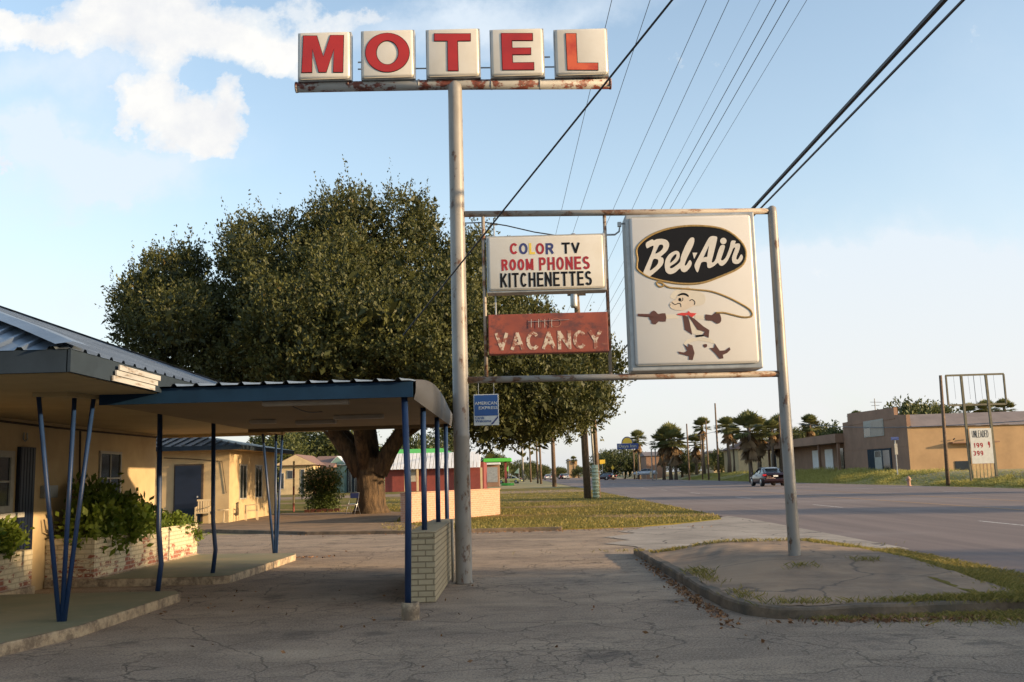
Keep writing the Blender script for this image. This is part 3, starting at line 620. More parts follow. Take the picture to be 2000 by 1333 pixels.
letters = {
 'M': [[(102, 95), (180, 95), (220, 222), (264, 92), (341, 92), (336, 312), (281, 312), (284, 172), (236, 312), (194, 312), (154, 172), (150, 313), (91, 314)]],
 'T': [[(888, 82), (1103, 82), (1103, 123), (1025, 124), (1030, 303), (970, 303), (968, 124), (888, 124)]],
 'E': [[(1290, 80), (1476, 80), (1477, 121), (1352, 121), (1353, 168), (1466, 167), (1466, 205), (1355, 206), (1357, 257), (1484, 255), (1485, 297), (1298, 298)]],
 'L': [[(1678, 81), (1738, 81), (1745, 258), (1869, 258), (1870, 299), (1688, 298)]]}
def grow(poly, d):
    n = len(poly); ar = sum(poly[i][0]*poly[(i+1) % n][1]-poly[(i+1) % n][0]*poly[i][1] for i in range(n)); s = 1 if ar > 0 else -1; o = []
    for i in range(n):
        a, b, c = Vector(poly[i-1]), Vector(poly[i]), Vector(poly[(i+1) % n]); e1 = (b-a).normalized(); e2 = (c-b).normalized()
        n1 = Vector((e1.y, -e1.x))*s; n2 = Vector((e2.y, -e2.x))*s; bis = n1+n2; q = b+bis*(d/max(.4, bis.dot(n1)))
        o.append((q.x, q.y))
    return o
for (x0, x1, z0, z1), ch in zip(boxes, 'MOTEL'):
    b = MB().box(x0, x1, SY+.02, SY+.17, z0+.02, z1).build('letter_box', 'box_metal', ms, bevel=.012)
    zz = (z1-z0); fr = MB().box(x0+.018, x1-.018, SY-.045, SY+.03, z0+.035, z1-.018).build('face', 'plastic', b, True, bevel=.045)
    ff = -.086
    def ring(poly_o, poly_i, y0, y1):
        n = len(poly_o); mm = MB(); vs = [(x, y0, z) for x, z in poly_o]+[(x, y0, z) for x, z in poly_i]+[(x, y1, z) for x, z in poly_o]+[(x, y1, z) for x, z in poly_i]
        fs = []
        for i in range(n):
            j = (i+1) % n; fs += [(i, j, n+j, n+i), (i, 2*n+i, 2*n+j, j), (n+i, n+j, 3*n+j, 3*n+i)]
        return mm.add(vs, fs)
    if ch == 'O':
        po, pi_ = poly7(ell7(605, 195, 131, 116)), poly7(ell7(605, 195, 68, 73))
        ring(grow(po, .010), grow(pi_, -.010), SY-.052, SY-.04).build('letter_outline', 'black', b); ring(po, pi_, SY-.058, SY-.04).build('letter', 'red', b)
    else:
        p = poly7(letters[ch][0])
        MB().prism(grow(p, .010), SY-.052, SY-.04).build('letter_outline', 'black', b); MB().prism(p, SY-.058, SY-.04).build('letter', 'red_bleached' if ch == 'L' else 'red', b)
# info panels
m = MB(); m.tube([(-.47, SY, 5.72), (-.47, SY, 3.14)], .028, 8); m.build('hanger', 'frame_rust', ms, True)
m = MB(); m.tube([(1.475, SY, 5.68), (1.475, SY, 3.12)], .028, 8); m.build('hanger', 'frame_rust', ms, True)
m = MB(); m.tube([(-.30, SY+.1, 5.72), (-.30, SY+.1, 4.1)], .012, 6); m.beam((-.37, SY+.1, 5.62), (-.24, SY+.1, 5.62), .03, .03); m.build('conduit', 'box_metal', ms)
m = MB(); m.tube([(-.76, SY+.05, 5.64), (-.42, SY+.05, 5.64), (-.1, SY+.05, 5.58), (.35, SY+.05, 5.46), (.9, SY+.05, 5.36)], .010, 6); m.build('cable', 'cable', ms)
m = MB(); m.tube([(1.5, SY, 5.37), (1.63, SY, 5.37), (1.70, SY, 5.42), (1.72, SY, 5.54), (1.80, SY, 5.55)], .016, 6); m.box(1.68, 1.74, SY-.03, SY+.03, 5.50, 5.57); m.build('conduit', 'box_metal', ms)
pb = MB().box(-.425, 1.455, SY-.10, SY+.16, 4.455, 5.375).build('amenities_panel', 'box_metal', ms, bevel=.012)
MB().box(-.40, 1.43, SY-.135, SY-.09, 4.49, 5.35).build('face', 'plastic', pb, True, bevel=.035)
def T5(body, x0, y0, x1, y1, mat, sw, par=None, Y=SY-.135):
    a = A(850+x0/3.3325, 380+y0/3.3325, Y); b = A(850+x1/3.3325, 380+y1/3.3325, Y)
    return block_text(body, a.x, b.x, b.z, a.z, Y, sw, mat, par)
for ch, x0, x1, mt in (('C', 485, 541, 'letter_red'), ('O', 545, 603, 'letter_navy'), ('L', 610, 650, 'letter_yellow'), ('O', 653, 711, 'letter_red'), ('R', 718, 773, 'letter_navy')):
    T5(ch, x0, 318, x1, 390, mt, .036, pb)
T5('TV', 822, 314, 943, 384, 'black', .034, pb)
T5('ROOM', 430, 424, 641, 493, 'letter_red', .036, pb); T5('PHONES', 674, 411, 1008, 487, 'letter_red', .037, pb); T5('KITCHENETTES', 422, 514, 1022, 592, 'black', .034, pb)
vb = MB().box(-.425, 1.455, SY-.08, SY+.10, 3.485, 4.115).build('vacancy_panel', 'vacancy', ms, bevel=.015)
T5('VACANCY', 388, 900, 1088, 1002, 'flaking', .052, vb, SY-.081); T5('NO', 680, 808, 822, 864, 'flaking_dim', .012, vb, SY-.081)
m = MB()
for x_ in (.22, .40, .55, .72): m.tube([A(1060+(x_-.5)*80, 640, SY-.1), A(1060+(x_-.5)*80, 624, SY-.1)], .004, 5)
m.tube([(-.1+.3, SY-.1, 3.98), (.85, SY-.1, 4.0)], .004, 5); m.build('neon_tube', 'box_metal', vb)
# logo box
lb = MB().box(1.79, 3.835, SY-.12, SY+.34, 3.155, 5.655).build('logo_box', 'box_metal', ms, bevel=.02)
MB().box(1.85, 3.775, SY-.165, SY-.11, 3.235, 5.60).build('face', 'panel', lb, True, bevel=.045)
YF = SY-.165
def L6(x, y): p = A(1180+x/3.3325, 390+y/3.3325, YF); return (p.x, p.z)
def pts6(L): return [L6(*q) for q in L]
def smooth_pts(L, k=6, closed=False):
    out_ = []; n = len(L)
    rngi = range(n) if closed else range(n-1)
    for i in rngi:
        p0 = L[i-1] if (closed or i > 0) else L[0]; p1 = L[i]; p2 = L[(i+1) % n]; p3 = L[(i+2) % n] if (closed or i+2 < n) else L[-1]
        for j in range(k):
            t_ = j/k; out_.append(tuple(.5*((2*p1[c])+(-p0[c]+p2[c])*t_+(2*p0[c]-5*p1[c]+4*p2[c]-p3[c])*t_*t_+(-p0[c]+3*p1[c]-3*p2[c]+p3[c])*t_**3) for c in (0, 1)))
    if not closed: out_.append(L[-1])
    return out_
def stroke(mb, L, w, y=YF-.006, k=6, closed=False, sy=.15):
    L = smooth_pts(L, k, closed)
    if closed: L = L+[L[0], L[1]]
    ws = [w/3.3325/FPX*SY/2]*len(L) if not isinstance(w, (list, tuple)) else [np.interp(i/(len(L)-1), np.linspace(0, 1, len(w)), w)/3.3325/FPX*SY/2 for i in range(len(L))]
    return mb.tube([(L6(*q)[0], y, L6(*q)[1]) for q in L], list(ws), 8, sy, True, (0, 1, 0))
def flat(mb, L, d=.004, k=0, y=YF):
    if k: L = smooth_pts(L, k, True)
    return mb.prism(pts6(L), y-d, y+.01)
oval = [(210, 325), (245, 275), (320, 225), (430, 188), (560, 172), (700, 178), (800, 205), (880, 265), (920, 330), (915, 400), (870, 450), (760, 500), (640, 542), (520, 550), (400, 535), (290, 505), (220, 460), (212, 425), (216, 390)]
flat(MB(), oval, .004, 5).build('oval', 'black', lb)
m = MB(); stroke(m, oval, 14, closed=True, sy=.3); stroke(m, [(345, 538), (375, 545), (420, 572), (500, 580), (600, 588), (700, 600), (800, 635), (890, 680), (945, 715), (964, 745), (950, 764), (900, 766), (840, 752), (780, 738), (725, 738)], 12, sy=.3)
stroke(m, [(340, 548), (360, 568), (385, 562), (378, 545), (350, 538)], 12, sy=.3, closed=True); m.build('lasso', 'rope', lb, True)
def L8(x, y): p = A(1235+x/8.3333, 430+y/8.3333, YF); return (p.x, p.z)
def sh8(mb, L, d, k=3): return mb.prism([L8(*q) for q in (smooth_pts(L, k, True) if k else L)], YF-d, YF)
m = MB()
sh8(m, [(218, 395), (235, 365), (318, 320), (350, 335), (400, 315), (480, 310), (560, 332), (597, 390), (588, 455), (545, 525), (462, 600), (495, 618), (508, 655), (498, 715), (450, 780), (350, 870), (265, 930), (210, 912), (178, 868), (200, 800), (270, 640), (318, 525), (345, 425), (290, 438), (240, 462), (222, 430)], .009)
sh8(m, [(528, 720), (545, 640), (600, 560), (680, 512), (735, 508), (768, 548), (762, 620), (715, 690), (622, 752), (610, 775), (630, 790), (675, 770), (772, 690), (790, 600), (840, 470), (900, 350), (945, 297), (985, 288), (1008, 312), (1000, 385), (960, 480), (900, 600), (862, 690), (852, 742), (880, 735), (932, 655), (965, 700), (945, 765), (885, 835), (835, 852), (795, 830), (774, 790), (700, 855), (615, 885), (555, 855), (532, 800)], .009)
sh8(m, [(978, 535), (1058, 535), (1005, 638)], .009, 0)
sh8(m, [(1060, 857), (1012, 765), (1030, 690), (1100, 560), (1200, 370), (1250, 288), (1300, 265), (1365, 272), (1380, 300), (1360, 400), (1320, 560), (1292, 680), (1318, 692), (1355, 640), (1370, 590), (1432, 425), (1502, 418), (1492, 490), (1448, 620), (1445, 655), (1480, 655), (1530, 590), (1585, 440), (1610, 345), (1680, 345), (1670, 388), (1730, 385), (1752, 412), (1742, 480), (1700, 585), (1692, 640), (1722, 640), (1768, 562), (1798, 605), (1780, 660), (1730, 710), (1670, 718), (1628, 685), (1622, 610), (1655, 510), (1672, 455), (1640, 465), (1598, 565), (1540, 680), (1470, 745), (1420, 738), (1390, 700), (1330, 750), (1260, 785), (1220, 768), (1208, 690), (1130, 690), (1100, 750)], .009)
sh8(m, [(1480+52*math.cos(a_), 345+52*math.sin(a_)) for a_ in np.linspace(0, 6.0, 20)], .009, 0)
m.build('script_lettering', 'script_white', lb)
sh8(MB(), [(440, 412), (482, 405), (502, 430), (490, 472), (440, 522), (376, 548), (408, 475)], .011).build('letter_counter', 'black', lb)
sh8(MB(), [(345, 642), (400, 640), (422, 662), (412, 715), (368, 768), (288, 824), (310, 740)], .011).build('letter_counter', 'black', lb)
sh8(MB(), [(618, 700), (640, 625), (700, 560), (718, 575), (695, 632)], .011).build('letter_counter', 'black', lb)
sh8(MB(), [(1160, 612), (1246, 422), (1218, 602)], .011, 0).build('letter_counter', 'black', lb)

m = MB(); flat(m, [(400, 750), (480, 748), (480, 775), (400, 778)], .002); flat(m, [(590, 752), (662, 756), (660, 782), (590, 778)], .002)
flat(m, [(430, 640), (450, 600), (490, 580), (560, 585), (640, 610), (660, 650), (640, 685), (580, 690), (500, 660)], .002, 4); flat(m, [(520, 945), (535, 915), (600, 900), (690, 905), (720, 940), (680, 930), (600, 920)], .002, 3)
flat(m, [(552, 778), (568, 782), (645, 870), (600, 882), (572, 872)], .003); m.build('cowboy_clothes', 'pale_paint', lb)
m = MB(); flat(m, [(492, 612), (545, 612), (560, 650), (590, 655), (592, 685), (555, 705), (510, 722), (450, 716), (424, 690), (438, 665), (465, 650), (478, 628)], .005, 3); flat(m, [(493, 604), (518, 578), (548, 565), (570, 592), (540, 600)], .005); m.build('cowboy_face', 'skin', lb)
y_ = YF-.007
stroke(MB(), [(482, 626), (505, 616), (530, 618), (550, 632)], [8, 14, 14, 8], y=y_).build('face_line', 'black', lb)
flat(MB(), [(492+10*math.cos(q), 652+11*math.sin(q)) for q in np.linspace(0, 5.9, 12)], .006).build('face_line', 'black', lb)
stroke(MB(), [(510, 640), (512, 655), (498, 664)], 4, y=y_).build('face_line', 'black', lb)
stroke(MB(), [(440, 670), (460, 684), (480, 678), (496, 680), (500, 700)], 5, y=y_).build('face_line', 'black', lb)
stroke(MB(), [(556, 660), (572, 652), (590, 668), (586, 686)], 5, y=y_).build('face_line', 'black', lb)
stroke(MB(), [(430, 690), (428, 684)], 6, y=y_).build('face_line', 'black', lb)
m = MB(); flat(m, [(594, 884), (650, 878), (652, 890), (598, 898)], .005); m.build('cowboy_fringe', 'black', lb)
m = MB(); flat(m, [(474, 745), (505, 738), (540, 738), (550, 726), (560, 738), (601, 742), (572, 768), (545, 752), (522, 757), (478, 752)], .008); m.build('cowboy_scarf', 'scarf', lb)
m = MB(); flat(m, [(510, 752), (545, 762), (556, 800), (572, 880), (524, 848), (520, 815)], .005); flat(m, [(548, 758), (585, 775), (648, 828), (684, 850), (680, 900), (642, 882), (655, 862), (606, 848), (575, 800)], .006); m.build('cowboy_vest', 'leather', lb)
m = MB(); stroke(m, [(218, 752), (270, 755), (320, 757)], [16, 20, 22]); flat(m, [(298, 742), (320, 724), (338, 732), (352, 746), (398, 741), (400, 795), (356, 793), (336, 812), (308, 808), (306, 790), (292, 775)], .006, 2); m.build('cowboy_glove', 'leather', lb)
flat(MB(), [(659, 748), (700, 754), (728, 732), (750, 742), (762, 775), (758, 798), (735, 810), (702, 790), (660, 786)], .006, 2).build('cowboy_glove', 'leather', lb)
flat(MB(), [(518, 942), (545, 962), (548, 940), (574, 950), (588, 1000), (576, 1045), (550, 1042), (552, 1022), (520, 1012), (490, 1006), (478, 990), (520, 996), (540, 985)], .006).build('cowboy_boot', 'leather', lb)
flat(MB(), [(686, 968), (715, 965), (720, 938), (752, 985), (788, 982), (816, 962), (822, 978), (800, 1000), (772, 1012), (776, 1034), (752, 1038), (722, 1002)], .006).build('cowboy_boot', 'leather', lb)
flat(MB(), [(643, 945), (668, 942), (668, 960), (652, 964)], .004, 2).build('cowboy_patch', 'leather', lb)
# hanging card sign
cs = thing('card_sign', 'small blue and white credit card sign hanging under the bottom rail beside the tall pole', 'sign', (-.48, SY, 2.38))
MB().box(-.68, -.29, SY-.02, SY+.01, 2.385, 2.87).build('backing', 'card_white', cs, bevel=.005)
MB().box(-.667, -.303, SY-.026, SY-.018, 2.535, 2.857).build('blue_field', 'card_blue', cs)
text('lettering', 'AMERICAN', -.66, -.315, 2.705, 2.755, SY-.026, 'card_white', cs, .01); text('lettering', 'EXPRESS', -.60, -.305, 2.635, 2.68, SY-.026, 'card_white', cs, .01)
text('lettering', 'Cards', -.66, -.52, 2.485, 2.525, SY-.021, 'card_blue', cs, .02); text('lettering', 'Welcome', -.66, -.41, 2.435, 2.475, SY-.021, 'card_blue', cs, .02)
MB().prism([(-.42, 2.40), (-.385, 2.40), (-.303, 2.50), (-.303, 2.53)], SY-.024, SY-.018).build('stripe', 'letter_navy', cs)
for x_ in (-.6, -.36): MB().tube([(x_, SY, 2.86), (x_, SY, 3.06)], .005, 5).build('hook', 'box_metal', cs)

# ------------------------------------------------------------------ carport
cp = thing('carport', 'flat carport with dark blue fascia and corrugated roof in front of the office', 'carport', (-3.0, 14.2, 0))
CX0, CX1, CY0, CY1 = -4.9, -1.22, 11.2, 17.4
MB().box(CX0, CX1, CY0-.03, CY0+.02, 2.545, 2.725).build('fascia', 'fascia_blue', cp)
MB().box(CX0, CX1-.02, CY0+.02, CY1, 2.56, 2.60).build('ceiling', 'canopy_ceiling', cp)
def arch(y): return .20*math.sin(math.pi*min(1, max(0, (y-CY0)/(CY1-CY0))))
m = MB(); xs_ = []; x_ = CX0-.02
while x_ < CX1+.03:
    xs_ += [(x_, 0), (x_+.09, 0), (x_+.115, .032), (x_+.145, .032), (x_+.17, 0)]; x_ += .262
xs_ = [q for q in xs_ if q[0] < CX1+.04]; yy_ = np.linspace(CY0-.10, CY1+.08, 14); n = len(xs_)
m.add([(x, y, 2.735+dz+arch(y)) for y in yy_ for x, dz in xs_], [(j*n+i, j*n+i+1, (j+1)*n+i+1, (j+1)*n+i) for j in range(13) for i in range(n-1)])
m.build('corrugated_roof', 'roof_metal', cp)
m = MB(); ny_ = 16; yy_ = np.linspace(CY0, CY1, ny_); vs = []
for y in yy_:
    vs += [(CX1+.01, y, 2.52), (CX1+.03, y, 2.60), (CX1+.035, y, 2.66), (CX1+.035, y, 2.74+arch(y)*.6), (CX1+.02, y, 2.75+arch(y))]
m.add(vs, [(i*5+k, (i+1)*5+k, (i+1)*5+k+1, i*5+k+1) for i in range(ny_-1) for k in range(4)]); m.build('side_sheet', 'side_sheet', cp, True)
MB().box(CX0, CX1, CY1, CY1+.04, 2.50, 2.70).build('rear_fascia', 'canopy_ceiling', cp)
for i, (py, zb) in enumerate([(11.31, .1), (13.17, .9), (15.4, .9), (17.26, .1)]):
    p = MB().tube([(-1.32+(.02 if i else 0), py, zb-.02), (-1.30, py, 1.4), (-1.335 if i == 0 else -1.30, py, 2.56)], .038, 12).build('post', 'post_blue', cp, True)
for py, r_ in ((11.31, .105), (17.26, .10)):
    f_ = MB().lathe([(r_, 0), (r_*1.02, .1), (r_*.98, .19), (r_*.8, .192), (r_*.72, .13), (0.001, .12)], (-1.29, py), 18, False); f_.build('footing', 'slab_edge', cp, True)
for (a, b, y) in ((-3.05, -2.02, 11.45), (-2.75, -2.0, 14.3), (-3.55, -2.9, 15.3), (-4.15, -3.75, 14.85)):
    l_ = MB().box(a, b, y-.06, y+.06, 2.50, 2.559).build('strip_light', 'fluoro', cp, bevel=.012)
m = MB(); m.tube([(-1.75+i*.02-1.1, 12.0+i*.25, 2.55-.04*math.sin(i*.6)) for i in range(12)], .008, 5); m.build('cable', 'cable', cp)

bp = thing('brick_planter', 'narrow cream rock faced brick planter with concrete cap between the carport posts', 'planter', (-1.3, 14.6, 0))
MB().box(-1.475, -1.125, 12.75, 16.5, 0, .83).build('brick_body', 'brick_cream', bp, bevel=.01)
MB().box(-1.485, -1.115, 12.74, 16.51, .832, .905).build('cap', 'brick_cream', bp, bevel=.012)
m = MB(); m.tube([(-1.07, 15.2, .0), (-1.07, 15.2, .95)], .022, 8); m.build('pipe', 'white_trim', bp, True)

# ------------------------------------------------------------------ motel office
of = thing('motel_office', 'cream motel office with hipped grey metal roof and a porch on blue posts', 'building', (-7.3, 14, 0))
WALLX = -7.7
m = MB(); m.box(-15.5, -7.7, 11.2, 20.4, 0, 2.66); m.build('wall', 'stucco', of)
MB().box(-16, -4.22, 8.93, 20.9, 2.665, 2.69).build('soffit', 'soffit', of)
EX, EY0, EY1, EZ, SL, WX = -4.2, 8.9, 21.0, 2.90, .38, -16.3
m = MB(); m.box(WX, EX, EY0-.03, EY0+.01, 2.67, 2.885); m.build('fascia', 'fascia_grey', of)
MB().box(EX-.01, EX+.03, EY0-.03, EY1, 2.672, 2.885).build('fascia', 'fascia_grey', of)
MB().box(WX, EX+.03, EY1, EY1+.03, 2.67, 2.885).build('fascia', 'fascia_grey', of)
def ribbed(axis, sgn, fixed, t0, t1, cap):     # one roof slope with raised ribs up the slope
    m_ = MB(); prof = []; t_ = t0
    while t_ < t1: prof += [(t_, 0), (t_+.20, 0), (t_+.225, .03), (t_+.265, .03), (t_+.29, 0)]; t_ += .30
    prof = [p for p in prof if p[0] <= t1]+[(t1, 0)]; vs = []
    for t_, dz in prof:
        r_ = min(t_-t0, t1-t_, cap); lo = .04
        for d in (-lo, r_):
            z = EZ+max(-.02, d*SL)+dz
            vs.append((fixed+sgn*d, t_, z) if axis == 'x' else (t_, fixed+sgn*d, z))
    return m_.add(vs, [(2*i, 2*i+1, 2*i+3, 2*i+2) for i in range(len(prof)-1)])
rf = ribbed('x', -1, EX, EY0, EY1, 6.05).build('roof', 'roof_metal', of)
for q in (ribbed('y', 1, EY0, WX, EX, 6.05), ribbed('y', -1, EY1, WX, EX, 6.05)): q.build('roof_slope', 'roof_metal', rf)
def hipcap(a, b):
    m_ = MB(); a, b = Vector(a), Vector(b); d = (b-a); side = Vector((-d.y, d.x, 0)).normalized()*.16
    n_ = 8; vs = []
    for i in range(n_+1):
        p = a+d*(i/n_)+Vector((0, 0, .055+random.uniform(-.006, .006))); vs += [p-side-Vector((0, 0, .035)), p, p+side-Vector((0, 0, .035))]
    return m_.add(vs, [(3*i+k, 3*i+k+1, 3*i+4+k, 3*i+3+k) for i in range(n_) for k in (0, 1)])
hipcap((EX+.06, EY0-.06, EZ), (-10.25, 14.95, EZ+6.05*SL)).build('hip_cap', 'roof_metal', rf); hipcap((EX+.02, EY1, EZ), (-10.25, 14.95, EZ+6.05*SL)).build('hip_cap', 'roof_metal', rf)
m = MB()
for i in range(3): m.beam((EX+.055+.012*i, 9.75+.05*i, 2.70+.06*i), (EX+.05+.012*i, 10.9+.05*i, 2.70+.06*i), .018, .055)
m.build('loose_siding', 'white_board', of)
bf = [A(268, 722, 10.9), A(300, 758, 11.05), A(330, 757, 11.6), A(372, 754, 12.4), A(335, 739, 12.2), A(300, 729, 11.6)]
m = MB(); m.add([tuple(q) for q in bf]+[tuple(q+Vector((-.02, .02, -.01))) for q in bf], [(0, 1, 2, 5), (5, 2, 3, 4), (6, 11, 8, 7), (11, 10, 9, 8), (0, 6, 7, 1), (1, 7, 8, 2), (2, 8, 9, 3), (3, 9, 10, 4), (4, 10, 11, 5), (5, 11, 6, 0)]); m.build('bent_flashing', 'white_board', of)

MB().box(-7.69, -5.05, 20.6, 20.72, 2.60, 2.664).build('porch_beam', 'soffit', of)
MB().box(-5.22, -5.08, 12.0, 20.59, 2.625, 2.664).build('porch_beam', 'soffit', of)
for y_, dx_ in ((13.82, 0), (16.33, -.02)):
    MB().tube([(-5.14+dx_, y_, .12), (-5.10+dx_, y_, .5), (-5.15+dx_, y_, 1.0), (-5.17+dx_, y_, 2.63)], .036, 12).build('post', 'post_blue', of, True)
for k, (bx, by, tops) in enumerate([(-5.14, 10.96, [(-5.40, 10.75), (-5.11, 11.0), (-4.97, 11.18)]), (-5.17, 20.5, [(-5.42, 20.35), (-5.20, 20.6), (-5.10, 20.75)])]):
    vb_ = MB()
    for j, (tx, ty) in enumerate(tops): vb_.tube([(bx+(j-1)*.028, by, .12), (tx, ty, 2.62)], .027, 8)
    vb_.build('tripod_post', 'post_blue', of, True)
    MB().slab([(tops[0][0]-.05, tops[0][1]-.05), (tops[1][0]+.04, tops[0][1]-.02), (tops[2][0]+.05, tops[2][1]+.05), (tops[1][0]-.05, tops[2][1])], 2.618, 2.664).build('post_cap', 'soffit', of)
def wall_win(parent, x, y0, y1, z0, z1, fm, gm='glass', rails=1, mull=1, name='window', fw_=.05):
    f_ = MB(); X0, X1 = x+.0, x+.035
    f_.box(X0, X1, y0, y0+fw_, z0, z1); f_.box(X0, X1, y1-fw_, y1, z0, z1); f_.box(X0, X1, y0+fw_, y1-fw_, z0, z0+fw_); f_.box(X0, X1, y0+fw_, y1-fw_, z1-fw_, z1)
    for i in range(rails): zc = z0+(z1-z0)*(i+1)/(rails+1); f_.box(X0+.005, X1-.005, y0+fw_, y1-fw_, zc-.015, zc+.015)
    for i in range(mull): yc = y0+(y1-y0)*(i+1)/(mull+1); f_.box(X0+.007, X1-.007, yc-.015, yc+.015, z0+fw_, z1-fw_)
    o = f_.build(name, fm, parent); MB().box(x+.002, x+.012, y0+.02, y1-.02, z0+.02, z1-.02).build('pane', gm, o); return o
w_ = wall_win(of, WALLX, 13.2, 14.62, 1.25, 2.17, 'white_trim', mull=0, fw_=.10)
MB().box(WALLX, WALLX+.10, 13.1, 14.85, 1.17, 1.245).build('sill', 'white_trim', w_); MB().box(WALLX, WALLX+.015, 13.2, 14.7, .7, 1.17).build('apron_board', 'white_trim', w_)
m = MB(); m.box(WALLX, WALLX+.06, 14.74, 15.2, .62, 2.24)
for i in range(5): m.box(WALLX+.06, WALLX+.068, 14.76+i*.088, 14.81+i*.088, .63, 2.23)
m.build('shutter', 'navy', of)
wall_win(of, WALLX, 17.62, 18.58, 1.25, 2.25, 'white_trim', mull=1)
m = MB(); X_ = WALLX+.04; m.tube([(X_, 14.0, 2.60), (X_, 15.9, 2.585), (X_, 20.3, 2.60)], .018, 6); m.tube([(X_, 16.75, 2.58), (X_, 16.8, 1.6), (X_, 16.75, 1.0)], .02, 6); m.build('conduit', 'dark_wood', of)
m = MB(); m.tube([(X_+.02, 16.2, 1.15), (X_+.04, 16.15, .5), (X_+.08, 15.85, .3)], .02, 6); m.tube([(X_+.02, 15.55, 1.1), (X_+.04, 15.6, .9), (X_+.04, 15.9, .82), (X_+.04, 16.1, 1.0)], .012, 6); m.build('hose', 'dark_wood', of)
MB().box(WALLX, WALLX+.1, 15.5, 15.9, 1.44, 1.64).build('meter_box', 'box_metal', of, bevel=.01)
m = MB(); m.tube([(X_, 14.85, 2.46), (X_, 14.83, 2.36), (X_, 14.89, 2.33), (X_, 14.95, 2.36), (X_, 14.93, 2.46)], .012, 6); m.build('horseshoe', 'box_metal', of)

# painted brick planters and their plants
def planter(x0, x1, y0, y1, z1, label):
    r_ = thing('wall_planter', label, 'planter', ((x0+x1)/2, (y0+y1)/2, 0)); m_ = MB(); w = .12
    m_.box(x0, x1, y0, y0+w, .05, z1); m_.box(x0, x1, y1-w, y1, .05, z1); m_.box(x1-w, x1, y0+w, y1-w, .05, z1); m_.box(x0, x0+w, y0+w, y1-w, .05, z1)
    m_.build('brickwork', 'brick_white', r_); MB().box(x0+w, x1-w, y0+w, y1-w, .05, z1-.08).build('soil', 'dirt', r_)
    MB().box(x0, x1+.05, y0-.04, y1+.03, .0, .135).build('footing', 'slab_edge', r_, bevel=.02)
planter(-7.69, -6.9, 15.75, 20.75, .78, 'long white painted brick planter with peeling paint under the office window')
planter(-7.69, -7.45, 11.0, 14.85, .68, 'short peeling white brick planter below the navy shutter')
def plant(name, label, lobes, n, per, L_, size, up, mat, seed, stems=None, cat='plant'):
    r_ = thing(name, label, cat, (lobes[0][0], lobes[0][1], .7))
    V_, F_, rr = sprays(lobes, n, per, L_, size, up, seed, shell=.3); link('foliage', np_mesh('foliage', V_, F_, rr), mat, r_)
    g_ = random.Random(seed)
    for l in lobes[:8]: MB().tube([(l[0]+g_.uniform(-.05, .05), l[1], .55), ((l[0])+g_.uniform(-.1, .1), l[1], (l[2]+.6)/2), (l[0], l[1], l[2])], [.015, .01, .006], 5).build('stem', 'wood_pole', r_)
plant('leafy_shrub', 'bright green leafy shrub filling the long white brick planter', [(-7.2, 16.0, .9, .24), (-7.25, 16.2, 1.28, .2), (-7.35, 16.6, 1.5, .12), (-7.2, 16.5, 1.0, .3), (-7.25, 16.8, 1.38, .16), (-7.1, 17.1, 1.0, .3), (-7.1, 17.6, .95, .27), (-7.2, 17.4, 1.12, .2), (-7.1, 18.1, .9, .2), (-7.1, 16.4, .8, .22), (-6.95, 17.0, .78, .16), (-7.15, 18.6, .86, .16)], 560, 8, .22, .145, .6, 'vine_leaf', 21)
plant('leafy_shrub', 'low sunlit vine trailing over the far end of the long brick planter', [(-7.1, 19.0, .84, .16), (-7.05, 19.6, .82, .15), (-7.05, 20.1, .80, .15), (-6.95, 20.5, .70, .12), (-6.85, 20.6, .5, .08)], 260, 8, .12, .08, .2, 'vine_leaf', 22)
plant('leafy_shrub', 'small dark plant in the short planter below the office window', [(-7.5, 14.2, .85, .16), (-7.5, 13.9, .9, .14), (-7.5, 13.4, .85, .2)], 200, 8, .2, .10, .5, 'vine_leaf', 23)

#PART2
# ------------------------------------------------------------------ guest block behind the office
gb = thing('guest_block', 'cream motel guest block with navy door and blue grey roof behind the office porch', 'building', (-12, 43, 0))
m = MB(); m.box(-26, -11.9, 39.6, 47.2, 0, 2.95); m.build('wall', 'stucco', gb)
MB().box(-26, -11.2, 38.7, 47.9, 2.95, 2.975).build('soffit', 'soffit', gb)
MB().box(-26, -11.17, 38.66, 38.7, 2.94, 3.12).build('fascia', 'fascia_grey', gb); MB().box(-11.2, -11.17, 38.7, 47.9, 2.94, 3.12).build('fascia', 'fascia_grey', gb)
m = MB(); ex, y0, y1, ez, sl = -11.15, 38.65, 47.95, 3.12, .20; ym = (y0+y1)/2; hh_ = (ym-y0)
m.add([(ex, y0, ez), (ex, y1, ez), (ex-hh_, ym, ez+hh_*sl), (-27, ym, ez+hh_*sl), (-27, y0, ez), (-27, y1, ez)], [(0, 1, 2), (0, 2, 3, 4), (1, 5, 3, 2)])
x_ = ex-.3
while x_ > -22: d_ = min(ex-x_, hh_); m.beam((x_, y0, ez+.02), (x_, y0+d_, ez+.02+d_*sl), .05, .05); x_ -= .42
m.build('roof', 'roof_blue', gb)
MB().box(-14.15, -12.95, 39.52, 39.6, 0.02, 2.42).build('door_frame', 'dark_wood', gb)
d_ = MB().box(-14.08, -13.02, 39.47, 39.53, 0.05, 2.36).build('door', 'navy', gb)
MB().box(-14.06, -13.04, 39.455, 39.472, 0.08, .62).build('kick_plate', 'fascia_grey', d_); MB().lathe([(.03, 1.05), (.03, 1.12)], (-13.15, 39.44), 8).build('handle', 'rim', d_)
for ya_, yb_ in ((41.0, 42.1), (43.45, 44.6)): wall_win(gb, -11.9, ya_, yb_, .9, 2.4, 'white_trim', rails=0, mull=1, fw_=.06)
